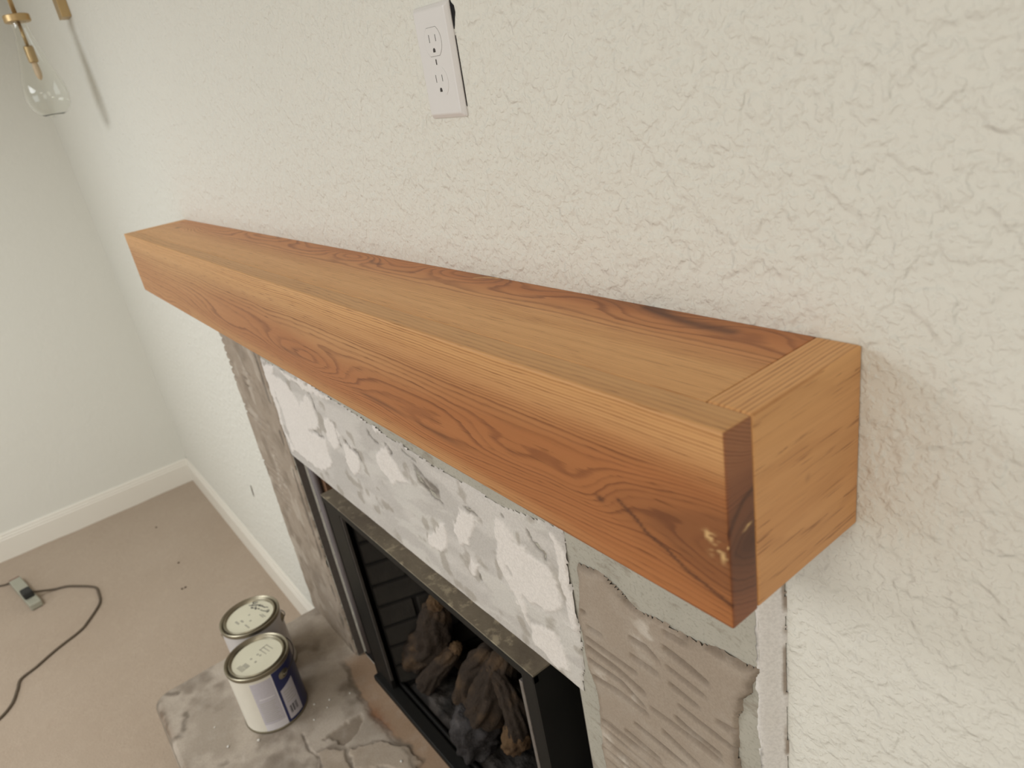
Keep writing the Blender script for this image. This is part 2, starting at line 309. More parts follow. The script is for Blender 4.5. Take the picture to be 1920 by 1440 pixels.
# ------------------------------------------------------------- oak mantel shelf
def gridbox(name, b, div, r, mat, parent):
    ax = []
    for (a0, a1), n in zip(((b[0], b[1]), (b[2], b[3]), (b[4], b[5])), div):
        e = np.array([0, 0.3, 0.65, 1.0]) * r
        ax.append(np.concatenate([a0 + e[:-1], np.linspace(a0 + r, a1 - r, n), (a1 - e[:-1])[::-1]]))
    nx, ny, nz = map(len, ax); vid = {}; co = []; fs = []
    def V(i, j, k):
        key = (i * ny + j) * nz + k; q = vid.get(key)
        if q is None: q = vid[key] = len(co); co.append((ax[0][i], ax[1][j], ax[2][k]))
        return q
    for i in range(nx - 1):
        for j in range(ny - 1):
            fs.append((V(i, j, 0), V(i, j + 1, 0), V(i + 1, j + 1, 0), V(i + 1, j, 0)))
            k = nz - 1; fs.append((V(i, j, k), V(i + 1, j, k), V(i + 1, j + 1, k), V(i, j + 1, k)))
        for k in range(nz - 1):
            fs.append((V(i, 0, k), V(i + 1, 0, k), V(i + 1, 0, k + 1), V(i, 0, k + 1)))
            j = ny - 1; fs.append((V(i, j, k), V(i, j, k + 1), V(i + 1, j, k + 1), V(i + 1, j, k)))
    for j in range(ny - 1):
        for k in range(nz - 1):
            fs.append((V(0, j, k), V(0, j, k + 1), V(0, j + 1, k + 1), V(0, j + 1, k)))
            i = nx - 1; fs.append((V(i, j, k), V(i, j + 1, k), V(i, j + 1, k + 1), V(i, j, k + 1)))
    co = np.array(co); lo = np.array(b[0::2]) + r; hi = np.array(b[1::2]) - r
    c = np.clip(co, lo, hi); d = co - c; L = np.linalg.norm(d, axis=1, keepdims=True)
    P = np.where(L > 1e-9, c + d / np.maximum(L, 1e-9) * r, co)
    me = bpy.data.meshes.new(name); me.from_pydata(P.tolist(), [], fs); me.update()
    me.polygons.foreach_set('use_smooth', [True] * len(me.polygons)); me.materials.append(mat)
    o = bpy.data.objects.new(name, me); COL.objects.link(o); o.parent = parent
    return o, P, (co, d)

def wood_mat(name, grain, midc=1.0):
    """ring / heart / knot attributes carry the growth pattern; pores and fine streaks are noise along the grain"""
    t = NT(name, 0.42, 0.35)
    ring = t.attr('ring').outputs['Fac']; heart = t.attr('heart').outputs['Fac']; knot = t.attr('knot').outputs['Fac']; endg = t.attr('endgrain').outputs['Fac']
    st = {'x': (9, 240, 240), 'y': (240, 9, 240)}[grain]
    v = t.obj(st); v2 = t.obj(tuple(q * 0.25 for q in st)); vi = t.obj()
    fine = t.noise(v, 1.0, 3, 0.6); mid = t.math('MULTIPLY_ADD', t.math('SUBTRACT', t.noise(v2, 1.0, 3), 0.5), midc, 0.5)
    wav = t.math('SUBTRACT', t.noise(t.obj({'x': (14, 110, 110), 'y': (110, 14, 110)}[grain]), 1.0, 4, 0.6), 0.5)
    rr = t.math('ADD', ring, t.math('MULTIPLY', wav, 0.75))
    fr = t.math('FRACT', rr)
    wn = t.n('ShaderNodeTexWhiteNoise', noise_dimensions='1D'); t.l(t.math('FLOOR', rr), wn.inputs['W'])
    vary = t.math('MULTIPLY_ADD', wn.outputs['Value'], 0.85, 0.30)
    late = t.math('MULTIPLY', t.ramp(fr, 0.42, 0.86, 0.0, 1.0), t.ramp(fr, 0.86, 1.0, 1.0, 0.0))
    late = t.math('MULTIPLY', late, vary)
    tone = t.attr('tone').outputs['Fac']
    light = t.mix(mid, srgb(203, 154, 105), srgb(222, 178, 129)); red = t.mix(mid, srgb(172, 111, 72), srgb(193, 133, 90))
    base = t.mix(heart, light, red)
    dark = t.mix(heart, srgb(146, 94, 57), srgb(120, 70, 46))
    c = t.mix(t.math('MULTIPLY', late, t.math('MULTIPLY', t.attr('contrast').outputs['Fac'], 0.64)), base, dark)
    # open pores: short dark dashes, denser in early wood
    po = t.obj({'x': (22, 620, 620), 'y': (620, 22, 620)}[grain])
    pores = t.ramp(t.noise(po, 1.0, 2, 0.5), 0.57, 0.70, 0.0, 1.0)
    pores = t.math('MULTIPLY', pores, t.ramp(fr, 0.25, 0.95, 0.15, 1.0))
    pores = t.math('MULTIPLY', pores, t.math('SUBTRACT', 1.0, endg))
    c = t.mix(t.math('MULTIPLY', pores, 0.68), c, srgb(112, 66, 36))
    c = t.mix(t.math('MULTIPLY', t.ramp(fine, 0.35, 0.7, 0.0, 1.0), 0.16), c, srgb(150, 96, 54))
    eg = t.mix(late, srgb(150, 98, 72), srgb(120, 76, 56)); c = t.mix(t.math('MULTIPLY', endg, 0.85), c, eg)
    c = t.mix(knot, c, srgb(84, 52, 38))
    chip = t.attr('chip').outputs['Fac']
    c = t.mix(chip, c, srgb(226, 188, 136))
    hv = t.n('ShaderNodeHueSaturation'); t.l(c, hv.inputs['Color']); t.l(tone, hv.inputs['Value']); hv.inputs['Saturation'].default_value = 1.06
    t.col(hv.outputs[0])
    t.bump(t.math('SUBTRACT', t.math('MULTIPLY', late, -0.25), t.math('MULTIPLY', pores, 0.7)), 0.28, 0.0006)
    t.b.inputs['Roughness'].default_value = 0.46
    return t.m
M_OAKX = wood_mat('oiled_oak_long_grain', 'x'); M_OAKY = wood_mat('oiled_oak_cross_piece', 'y', 0.5)

def G(x, v, cx, cv, sx, sv): return np.exp(-((x - cx) / sx) ** 2 - ((v - cv) / sv) ** 2)
mantel = thing('mantel_shelf', 'long boxed oak mantel shelf fixed to the wall above the fireplace', 'mantel', (0, 0, 0))
def wood_attrs(o, ring, heart, knot, endg=None, chip=None, contrast=None, tone=1.0):
    me = o.data; n_ = len(me.vertices)
    for nm, a in (('ring', ring), ('heart', heart), ('knot', knot), ('endgrain', endg), ('chip', chip), ('contrast', np.ones(n_) if contrast is None else contrast), ('tone', np.zeros(n_) + tone)):
        set_attr(me, nm, np.zeros(n_) if a is None else np.clip(a, -1e3, 1e3))

# front board: straight sapwood along its top, redder heartwood and flame figure below, knot in the right end
o, P, (raw, d) = gridbox('front_board', (0, ML, -MD, -MD + MT, -MH, 0), (620, 12, 80), 0.0022, M_OAKX, mantel)
x, y, z = P.T; yy = y + MD
wob = 0.010 * (fbm(x * 3.1, z * 9 + yy * 9, 11, 3) - 0.5) + 0.0025 * (fbm(x * 14, z * 60 + yy * 40, 12, 2) - 0.5)
zz = z + 0.55 * yy + wob                                        # rings lean back into the board
ring = 155 * zz + 330 * np.maximum(0, zz + 0.045) * 0.5
fig = 8.5 * G(x, z, 1.20, -0.112, 0.20, 0.030) + 6.0 * G(x, z, 0.78, -0.125, 0.24, 0.034) + 5.0 * G(x, z, 1.56, -0.125, 0.13, 0.024) \
    + 4 * G(x, z, 0.25, -0.17, 0.22, 0.040) + 5.0 * G(x, z, 0.42, 0.012, 0.30, 0.018)
kwob = 0.16 * (fbm(x * 18, z * 40, 15, 3) - 0.5)
kd = ((np.abs(x - 1.945) / 0.114) ** 1.45 + (np.abs(z + 0.094) / 0.0435) ** 1.45 + (np.abs(yy - 0.026) / 0.06) ** 1.45) ** (1 / 1.45) + kwob
ring = ring + fig * (1 - 0.7 * sstep(0, 0.03, yy)) + 4 * np.exp(-((x - 1.70) / 0.08) ** 2 - ((z + 0.098) / 0.024) ** 2) + 3 * np.exp(-((x - 1.80) / 0.05) ** 2 - ((z + 0.094) / 0.024) ** 2)
kw = np.exp(-(kd / 1.12) ** 4); ring = ring * (1 - kw) + (-9.5 - 7.5 * kd) * kw
hn = fbm(x * 2.2, z * 14, 21, 3) - 0.5
heart = sstep(-0.012, -0.100, z + 0.05 * hn + 0.25 * yy - 0.012 * sstep(1.2, 1.9, x)) * (0.55 + 0.45 * sstep(0.2, 1.4, x))
heart = np.clip(heart + 0.35 * sstep(1.45, 1.9, x) * sstep(-0.02, -0.05, z + 0.02 * hn), 0, 1.15)
heart = heart * (1 - 0.55 * sstep(-0.130, -0.150, z) * sstep(1.95, 1.6, x) * (x > 0.5)) * (1 - sstep(0.006, 0.0, yy - 0.0 + 0.03 * (z > -0.003)) * 0.0)
kline = np.exp(-(seg_d(x, z + 0.004 * (fbm(x * 60, z * 60, 5, 2) - 0.5), [(1.835, -0.0905), (1.8417, -0.095), (1.862, -0.1079), (1.8845, -0.1165), (1.9076, -0.1265), (1.940, -0.1375)]) / 0.0017) ** 2)
knot = 0.62 * kline * (yy < 0.002) + (0.16 + 0.30 * sstep(0.7, 0.1, kd)) * sstep(1.06, 0.88, kd) + 0.14 * sstep(1.5, 1.0, kd) + 0.7 * G(x, z, 1.8144, -0.0985, 0.004, 0.0028) + 0.35 * G(x, z, 1.43, -0.118, 0.07, 0.0035) + 0.30 * G(x, z, 1.13, -0.111, 0.05, 0.003) + 0.35 * G(x, z, 1.57, -0.120, 0.04, 0.004)
knot = knot + 0.6 * np.exp(-(seg_d(y, z, [(-0.1335, -0.0538), (-0.1434, -0.0569), (-0.155, -0.068), (-0.161, -0.078)]) / 0.0016) ** 2) * (x > ML - 0.001)
endg = (np.abs(raw[:, 0] - ML) < 1e-6) | (np.abs(raw[:, 0]) < 1e-6)
kc = np.clip(knot * 1.45, 0, 0.85)
chipn = fbm(x * 520, z * 520, 31, 2)
chip = sstep(0.55, 0.60, chipn) * np.maximum(np.exp(-(seg_d(x, z, [(1.921, -0.0835), (1.938, -0.0900)]) / 0.0030) ** 2), 0.75 * G(x, z, 1.930, -0.096, 0.006, 0.005)) * (yy < 0.004)
chip = np.maximum(chip, np.where(endg, np.exp(-(seg_d(y, z, [(-0.1475, -0.0835), (-0.1325, -0.0760)]) / 0.0011) ** 2) * sstep(0.40, 0.5, chipn), 0))
wood_attrs(o, ring, heart, kc, endg.astype(float), np.clip(chip * 1.6, 0, 1), contrast=1.0 - 0.55 * (z > -0.002), tone=0.86 + 0.12 * sstep(-0.05, -0.004, z))  # face colour darkened in place of weaker frontal light; upper edge kept paler

# top board: pale straight grain at the front, red cathedral figure and knots against the wall
ET = 0.036
o, P, _ = gridbox('top_board', (ET, ML - ET, -MD + MT, 0.0, -0.022, -0.0004), (620, 70, 6), 0.0006, M_OAKX, mantel)
x, y, z = P.T
wob = 0.009 * (fbm(x * 2.6, y * 10, 41, 3) - 0.5) + 0.002 * (fbm(x * 16, y * 70, 42, 2) - 0.5)
u = y + wob + 0.4 * z
ring = -(150 * u - 260 * np.maximum(0, -u - 0.06))
fig = 9 * G(x, y, 0.70, 0.004, 0.27, 0.034) + 7.5 * G(x, y, 1.13, -0.012, 0.11, 0.028) + 10 * G(x, y, 1.43, 0.002, 0.12, 0.032) \
    + 5 * G(x, y, 1.66, -0.004, 0.09, 0.034) + 5 * G(x, y, 1.86, -0.004, 0.07, 0.030) + 4 * G(x, y, 0.20, -0.05, 0.09, 0.03)
ring = ring + fig
hn = fbm(x * 2.0, y * 14, 43, 3) - 0.5
heart = sstep(-0.095, -0.015, y + 0.04 * hn) * (0.75 + 0.25 * sstep(0.4, 1.5, x))
knot = 0.75 * np.exp(-(seg_d(x, y, [(1.735, -0.004), (1.765, -0.014), (1.80, -0.020), (1.84, -0.021)]) / (0.0055 + 0.004 * fbm(x * 40, y * 60, 6, 2))) ** 2) \
    + 0.55 * np.exp(-(seg_d(x, y, [(1.195, -0.022), (1.215, -0.030), (1.24, -0.028)]) / 0.0035) ** 2) + 0.35 * G(x, y, 1.47, -0.004, 0.05, 0.012) \
    + 0.6 * G(x, y, 0.16, -0.058, 0.013, 0.006) + 0.25 * G(x, y, 1.70, -0.004, 0.05, 0.016) + 0.18 * sstep(1.3, 1.8, x) * sstep(-0.03, 0, y)
chip = 0.9 * np.exp(-(seg_d(x, y, [(1.458, -0.014), (1.468, -0.006), (1.492, -0.002)]) / 0.0011) ** 2)
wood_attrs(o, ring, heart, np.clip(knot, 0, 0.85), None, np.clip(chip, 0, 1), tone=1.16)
# end panels with grain running out from the wall, and the bottom board
for x0, sd in ((ML - ET, 5), (0.0, 9)):
    o, P, _ = gridbox('end_panel', (x0, x0 + ET, -MD + MT, 0, -MH + 0.001, 0), (14, 60, 70), 0.0022, M_OAKY, mantel)
    x, y, z = P.T; s_ = (x - x0)
    q = z + 0.30 * (s_ - 0.018) + 0.22 * y * 0 + 0.006 * (fbm(y * 8, z * 22 + s_ * 20, sd, 3) - 0.5)
    ring = 235 * s_ + 26 * q + 1.2 * G(y, z, -0.05, -0.11, 0.06, 0.03) + 1.5 * fbm(y * 9, z * 9 + s_ * 30, sd + 1, 2)
    con = 0.22 + 0.7 * (z > -0.0015)
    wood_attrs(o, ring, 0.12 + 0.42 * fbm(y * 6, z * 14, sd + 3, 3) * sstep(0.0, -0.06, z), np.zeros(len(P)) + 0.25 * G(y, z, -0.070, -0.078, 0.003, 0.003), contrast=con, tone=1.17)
o, P, _ = gridbox('bottom_board', (ET, ML - ET, -MD + MT, 0.0, -MH, -MH + 0.02), (60, 10, 3), 0.0006, M_OAKX, mantel)
wood_attrs(o, P[:, 1] * 140, np.full(len(P), 0.5), np.zeros(len(P)))

# ------------------------------------------------------------- stripped fireplace surround
def coat_mat(name, rough=0.85, fine=300, spec=0.15, bump=0.35):
    t = NT(name, rough, spec); v = t.obj()
    a = t.attr('tint').outputs['Color']; n_ = t.noise(v, fine, 3, 0.6); m_ = t.noise(v, 26, 4, 0.6)
    c = t.mix(t.ramp(n_, 0.3, 0.75, 0.0, 0.16), a, srgb(70, 62, 54)); c = t.mix(t.ramp(m_, 0.45, 0.8, 0.0, 0.16), c, srgb(205, 198, 188))
    t.col(c); t.bump(t.math('ADD', n_, m_), bump, 0.0012); return t.m
M_COAT = coat_mat('mortar_coat')
t = NT('cement_backer_board', 0.9, 0.1); v = t.obj()
c = t.mix(t.noise(v, 14, 4, 0.6), srgb(162, 158, 146), srgb(188, 184, 172)); c = t.mix(t.ramp(t.noise(v, 260, 2), 0.5, 0.75, 0, 0.3), c, srgb(118, 112, 100))
c = t.mix(t.ramp(t.noise(t.obj((7, 7, 18)), 3.0, 4, 0.6), 0.55, 0.72, 0.0, 0.55), c, srgb(132, 120, 105)); t.col(c); t.bump(t.noise(v, 260, 2), 0.3, 0.001); M_BACK = t.m
M_RAW = plain('raw_board_edge', srgb(104, 97, 92), 0.9, var=0.12, scale=90)
C3 = lambda r, g, b: np.array(srgb(r, g, b)[:3])
def lerp(a, b, m): return a * (1 - m[..., None]) + b * m[..., None]

sur = thing('fireplace_surround', 'stripped fireplace surround of cement board with troweled mortar and white patching', 'fireplace surround', (0, 0, 0))
XL, XR = 0.063, 1.855
box_obj('backer_board', (XL, XR, YS, 0.0, OZ, -MH - 0.0005), M_BACK, sur)
for a, b in ((XL, OX0 - 0.002), (OX1 + 0.002, XR)): box_obj('backer_board', (a, b, YS, 0.0, HZ - 0.01, OZ), M_BACK, sur)

def coat(name, x0, x1, z0, z1, res, fn):
    nx, nz = int((x1 - x0) / res) + 1, int((z1 - z0) / res) + 1
    X, Z = np.meshgrid(np.linspace(x0, x1, nx), np.linspace(z0, z1, nz), indexing='ij')
    h, tint, keep = fn(X, Z)
    o = grid_mesh(name, X, YS - h, Z, M_COAT, sur, flip=False, keep=keep)
    set_col(o.data, 'tint', tint.reshape(-1, 3)); return o
MORT = C3(166, 152, 137); MORT_D = C3(128, 115, 101); MORT_L = C3(190, 178, 164)

def right_leg(X, Z):
    e = 0.004 * (fbm(X * 90, Z * 90, 51, 3) - 0.5) + 0.010 * (fbm(X * 22, Z * 22, 52, 2) - 0.5)
    top = np.interp(X, [p[0] for p in RTOP[:12]], [p[1] for p in RTOP[:12]])
    xl = np.interp(-Z, [-p[1] for p in RLEFT], [p[0] for p in RLEFT])
    xr = np.interp(-Z, [0.36, 0.395, 0.415, 0.46, 0.52, 0.7, 0.9, 1.3], [1.852, 1.845, 1.833, 1.828, 1.829, 1.835, 1.830, 1.84])
    sd = np.minimum(np.minimum(top - Z, X - xl), xr - X) + e
    m = sstep(-0.0015, 0.0035, sd)
    h = 0.0076 * m - 0.0012 + 0.0012 * (fbm(X * 16, Z * 30, 53, 3) - 0.5)
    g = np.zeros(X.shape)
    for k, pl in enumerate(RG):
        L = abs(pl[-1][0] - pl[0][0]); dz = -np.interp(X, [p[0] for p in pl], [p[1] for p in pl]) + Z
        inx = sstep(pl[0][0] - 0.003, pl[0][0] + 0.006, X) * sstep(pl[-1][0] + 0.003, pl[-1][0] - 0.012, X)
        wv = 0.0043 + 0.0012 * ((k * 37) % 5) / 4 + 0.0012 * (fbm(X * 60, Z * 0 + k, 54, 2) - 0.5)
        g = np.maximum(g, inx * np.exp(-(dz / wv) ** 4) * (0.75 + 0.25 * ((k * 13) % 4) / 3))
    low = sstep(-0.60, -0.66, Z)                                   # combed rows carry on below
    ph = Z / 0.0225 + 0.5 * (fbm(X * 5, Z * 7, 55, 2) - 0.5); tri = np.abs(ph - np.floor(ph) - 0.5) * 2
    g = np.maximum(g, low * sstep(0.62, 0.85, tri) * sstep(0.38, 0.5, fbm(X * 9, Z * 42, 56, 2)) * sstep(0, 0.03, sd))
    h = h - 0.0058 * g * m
    rid = np.zeros(X.shape)                                        # raised lip beside each groove
    tint = np.broadcast_to(MORT, X.shape + (3,)).copy()
    tint = lerp(tint, MORT_L, sstep(0.5, 0.75, fbm(X * 12, Z * 20, 57, 3)) * 0.35)
    sm = np.exp(-(seg_d(X, Z, [(1.688, -0.365), (1.705, -0.39), (1.70, -0.42)]) / 0.022) ** 2) + np.exp(-(seg_d(X, Z, [(1.60, -0.545), (1.66, -0.535)]) / 0.010) ** 2) + np.exp(-(seg_d(X, Z, [(1.60, -0.665), (1.63, -0.70)]) / 0.016) ** 2)
    tint = lerp(tint, C3(205, 196, 184), np.clip(sm, 0, 1) * sstep(0.35, 0.65, fbm(X * 40, Z * 60, 58, 3)) * 0.8)
    tint = lerp(tint, MORT_D, sstep(0.012, 0.001, sd) * 0.6 * sstep(0.35, 0.6, fbm(X * 30, Z * 30, 59, 2)))
    tint = lerp(tint, C3(124, 110, 96), g * 0.85)              # grooves tinted darker than the mortar around them
    return h, tint, m > 0.02
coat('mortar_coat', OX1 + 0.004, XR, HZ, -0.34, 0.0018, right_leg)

def left_leg(X, Z):
    e = 0.008 * (fbm(X * 60, Z * 60, 61, 3) - 0.5) + 0.010 * (fbm(X * 15, Z * 15, 62, 2) - 0.5)
    sd = np.minimum(X - XL + 0.006, OX0 - 0.006 - X) + e
    m = sstep(-0.003, 0.004, sd)
    ph = Z / 0.024 + X * 1.2 + 0.7 * (fbm(X * 5, Z * 7, 63, 2) - 0.5); tri = np.abs(ph - np.floor(ph) - 0.5) * 2
    g = sstep(0.55, 0.8, tri) * sstep(0.42, 0.55, fbm(X * 7, Z * 16, 64, 2)) * sstep(0.30, 0.18, X + 0.1 * (fbm(X * 6, Z * 6, 66, 2) - 0.5)) * sstep(-0.30, -0.36, Z) * sstep(-1.15, -1.0, Z)
    h = 0.0085 * m - 0.0025 + 0.005 * (fbm(X * 14, Z * 18, 65, 4) - 0.5) - 0.0050 * g
    tint = lerp(np.broadcast_to(MORT, X.shape + (3,)).copy(), MORT_D, np.clip(0.55 * g + 0.5 * sstep(0.5, 0.75, fbm(X * 18, Z * 18, 67, 3)), 0, 1))
    tint = lerp(tint, MORT_L, 0.7 * sstep(0.58, 0.75, fbm(X * 24, Z * 16, 68, 3)))
    tint = lerp(tint, C3(92, 84, 75), 0.7 * np.exp(-((X - OX0 + 0.03) / 0.012) ** 2) * sstep(0.5, 0.65, fbm(X * 40, Z * 25, 69, 3)))
    return h, tint, m > 0.02
coat('mortar_coat', XL - 0.012, OX0 + 0.004, HZ, -MH - 0.001, 0.0030, left_leg)

def lintel(X, Z):
    wx = X + 0.034 * (fbm(X * 26, Z * 26, 71, 4, 0.6) - 0.5); wz = Z + 0.034 * (fbm(X * 26, Z * 26, 72, 4, 0.6) - 0.5)
    inside = np.minimum(np.minimum(X - (0.392 + 0.004 * fbm(X * 0, Z * 50, 73, 2)), 1.565 + 0.008 * (fbm(X * 0, Z * 60, 74, 2) - 0.5) - 0.012 * sstep(-0.55, -0.61, Z) - X), Z - OZ + 0.003)
    topz = np.interp(X, [0.40, 0.66, 0.88, 1.02, 1.14, 1.31, 1.45, 1.55], [-0.3445, -0.3298, -0.3416, -0.3473, -0.3522, -0.3572, -0.3508, -0.333]) + 0.012 * (fbm(X * 30, Z * 30, 75, 3) - 0.5) + 0.010
    m = sstep(-0.002, 0.003, np.minimum(inside, topz - Z))
    s = np.full(X.shape, -1.0)
    for P in WP: s = np.maximum(s, poly_sd(wx, wz, P))
    wp = sstep(-0.004, 0.004, s - 0.006 * sstep(0.55, 0.75, fbm(X * 70, Z * 70, 70, 3)))
    st = sstep(0.50, 0.66, fbm(X * 9 + Z * 10, Z * 34 - X * 9, 76, 4)) * sstep(0.80, 1.0, X) * 0.75
    drag = sstep(0.45, 0.7, fbm(X * 8 - Z * 5, Z * 22, 77, 3))
    dk = np.zeros(X.shape)
    for pl in DK: dk = np.maximum(dk, np.exp(-(seg_d(wx, wz, pl) / (0.0022 + 0.0022 * fbm(X * 60, Z * 60, 78, 2))) ** 2))
    dk = np.maximum(dk, np.exp(-(poly_sd(wx, wz, [(1.165, -0.375), (1.20, -0.385), (1.235, -0.40), (1.205, -0.405), (1.17, -0.392)]) / 0.006) ** 2) * 0.7)
    h = 0.0030 * m - 0.0006 + 0.0022 * wp + 0.0008 * st + 0.0010 * (fbm(X * 20, Z * 30, 79, 3) - 0.5) - 0.003 * dk * (1 - wp * 0.5)
    tint = lerp(np.broadcast_to(C3(198, 193, 187), X.shape + (3,)).copy(), C3(212, 207, 201), drag)
    tint = lerp(tint, C3(214, 210, 203), st); tint = lerp(tint, C3(232, 226, 220), wp)
    tint = lerp(tint, C3(150, 140, 126), 0.5 * sstep(0.62, 0.75, fbm(X * 26, Z * 30, 80, 3)) * (1 - wp))
    tint = lerp(tint, C3(88, 80, 72), np.clip(dk * 0.85, 0, 1) * (1 - 0.6 * wp))
    return h, tint, m > 0.02
coat('skim_patch', 0.385, 1.58, OZ - 0.002, -0.29, 0.0024, lintel)

# white joint compound bead where the board meets the wall
def bead(X, Z):
    e = 0.006 * (fbm(X * 10, Z * 60, 81, 3) - 0.5) + 0.004 * (fbm(X * 160, Z * 160, 82, 2) - 0.5)
    l_, r_ = XR - 0.004 + e, XR + 0.0175 + 0.25 * e
    m = sstep(-0.001, 0.0015, np.minimum(X - l_, r_ - X))
    q = sstep(XR - 0.004, XR + 0.02, X)
    h = 0.0026 * m - 0.001 + 0.0014 * (fbm(X * 90, Z * 50, 83, 3) - 0.5) - q * 0.0195
    tint = lerp(np.broadcast_to(C3(226, 222, 217), X.shape + (3,)).copy(), C3(140, 122, 104), 0.8 * sstep(0.0035, 0.0008, r_ - X) * sstep(0.4, 0.6, fbm(X * 30, Z * 34, 84, 3)))
    tint = lerp(tint, C3(100, 94, 86), 0.75 * sstep(0.004, 0.0005, X - l_) * sstep(0.58, 0.68, fbm(X * 60, Z * 24, 85, 3)))
    return h, tint, m > 0.02
coat('joint_compound', XR - 0.012, XR + 0.022, HZ, -MH - 0.001, 0.0012, bead)
# inner returns of the opening: raw board edge, metal corner channel, rough wooden header behind
for xa, xb in ((OX0 - 0.002, OX0), (OX1, OX1 + 0.002)): box_obj('board_return', (xa, xb, YS + 0.0005, -0.0005, HZ, OZ - 0.0005), M_RAW, sur)
M_CHAN = plain('galvanised_channel', srgb(118, 110, 110), 0.6, 0.4, 0.1, var=0.12, scale=14)
M_SOOT = plain('dark_cavity_lining', srgb(38, 35, 33), 0.9, var=0.2)
tube('corner_channel', [(OX0 + 0.0125, 0.013, z) for z in (HZ + 0.002, -1.0, OZ - 0.002)], 0.010, M_CHAN, sur, 14)
M_STUD = plain('rough_pine_header', srgb(134, 102, 78), 0.85, var=0.12, scale=18)
box_obj('header_timber', (OX0 + 0.001, OX1 - 0.001, 0.028, 0.068, -0.690, OZ - 0.001), M_STUD, wall)
box_obj('trimmer_stud', (OX0 + 0.001, OX0 + 0.040, 0.028, 0.068, HZ, -0.6905), M_STUD, wall)
bm = bmesh.new()
for b in ((0.15, 0.17, 0.11, 0.62, HZ - 0.03, OZ + 0.1), (1.72, 1.74, 0.11, 0.62, HZ - 0.03, OZ + 0.1), (0.15, 1.74, 0.62, 0.64, HZ - 0.03, OZ + 0.1), (0.15, 1.74, 0.11, 0.64, OZ + 0.1, OZ + 0.12), (0.15, 1.74, 0.11, 0.64, HZ - 0.05, HZ - 0.03), (OX0 + 0.001, OX1 - 0.001, 0.001, 0.12, HZ - 0.0045, HZ - 0.001)): box(bm, *b)
bm_obj('chase_lining', bm, M_SOOT, wall)

# ------------------------------------------------------------- hearth slab
HX0, HX1, HY0 = 0.060, 1.90, -0.566
M_HEARTH = coat_mat('hearth_mortar', 0.85, 240)
X, Y = np.meshgrid(np.linspace(HX0, HX1, 560), np.linspace(HY0, -0.0, 210), indexing='ij')
e = 0.012 * (fbm(X * 14, Y * 14, 91, 3) - 0.5)
rc = 0.05; cxn, cyn = np.maximum(HX0 + rc - X, 0), np.maximum(HY0 + rc - Y, 0)
edge = np.minimum(np.minimum(X - HX0, Y - HY0), np.where((cxn > 0) & (cyn > 0), rc - np.hypot(cxn, cyn), 9))
wx = X + 0.05 * (fbm(X * 16, Y * 16, 92, 4, 0.6) - 0.5); wy = Y + 0.05 * (fbm(X * 16, Y * 16, 93, 4, 0.6) - 0.5)
h = 0.004 * (fbm(X * 7, Y * 7, 94, 4) - 0.5) - 0.011 * sstep(0.016, 0.0, edge + e * 0.8)
tint = lerp(np.broadcast_to(C3(164, 152, 138), X.shape + (3,)).copy(), C3(182, 170, 156), sstep(0.38, 0.66, fbm(X * 8, Y * 9, 95, 5, 0.6)))
tint = lerp(tint, C3(124, 112, 99), 0.75 * sstep(0.55, 0.72, fbm(X * 9, Y * 9, 96, 4)))
line = np.interp(X, [0.06, 0.30, 0.3913, 0.5053, 0.5681, 0.6624, 0.7826, 0.8855, 1.2, 1.9], [-0.035, -0.05, -0.0606, -0.081, -0.0898, -0.0888, -0.0737, -0.0823, -0.09, -0.08])
strip = sstep(-0.006, 0.006, wy - line) * sstep(0.36, 0.42, X); tint = lerp(tint, C3(160, 132, 106), strip * 0.85)
bandd = np.exp(-((wy - line + 0.006) / 0.009) ** 2) * sstep(0.36, 0.42, X); tint = lerp(tint, C3(104, 88, 72), 0.7 * bandd * sstep(0.3, 0.55, fbm(X * 20, Y * 20, 97, 3)))
tint = lerp(tint, C3(128, 84, 56), 0.75 * np.exp(-((X - 0.66) / 0.07) ** 2 - ((wy + 0.083) / 0.02) ** 2))
h -= 0.004 * strip + 0.003 * bandd
hole = sstep(-0.004, 0.004, poly_sd(wx, wy, HP['hole'])); h -= 0.006 * hole; tint = lerp(tint, C3(126, 112, 96), hole * 0.75)
for k in ('plat', 'plat2'):
    s = poly_sd(wx, wy, HP[k]); q = sstep(-0.003, 0.004, s); h += 0.005 * q; tint = lerp(tint, C3(176, 160, 142), 0.6 * q); tint = lerp(tint, C3(112, 100, 88), 0.45 * np.exp(-(s + 0.004) ** 2 / 0.004 ** 2))
tw = poly_sd(wx, wy, HP['trowel']); tint = lerp(tint, C3(104, 94, 82), 0.75 * np.exp(-(tw / 0.009) ** 2) * sstep(0.35, 0.6, fbm(X * 22, Y * 22, 98, 3)))
dk = np.exp(-(seg_d(wx, wy, HP['crack']) / 0.005) ** 2) + np.exp(-(seg_d(wx, wy, HP['pit']) / 0.014) ** 2)
tint = lerp(tint, C3(100, 90, 80), np.clip(0.8 * dk * sstep(0.3, 0.55, fbm(X * 30, Y * 30, 99, 3)), 0, 1)); h -= 0.003 * np.clip(dk, 0, 1)
tint = lerp(tint, C3(120, 96, 74), 0.6 * sstep(0.03, 0.0, edge) * sstep(0.45, 0.65, fbm(X * 12, Y * 12, 100, 3)))
hearth = thing('hearth', 'low raised hearth slab smeared with grey mortar in front of the firebox', 'hearth', (0.97, -0.28, FL))
keep = edge > -0.0005 - 0.0 * X
o = grid_mesh('hearth_top', X - 0.97, Y + 0.28, HZ + h - FL, M_HEARTH, hearth, keep=keep); set_col(o.data, 'tint', tint.reshape(-1, 3))
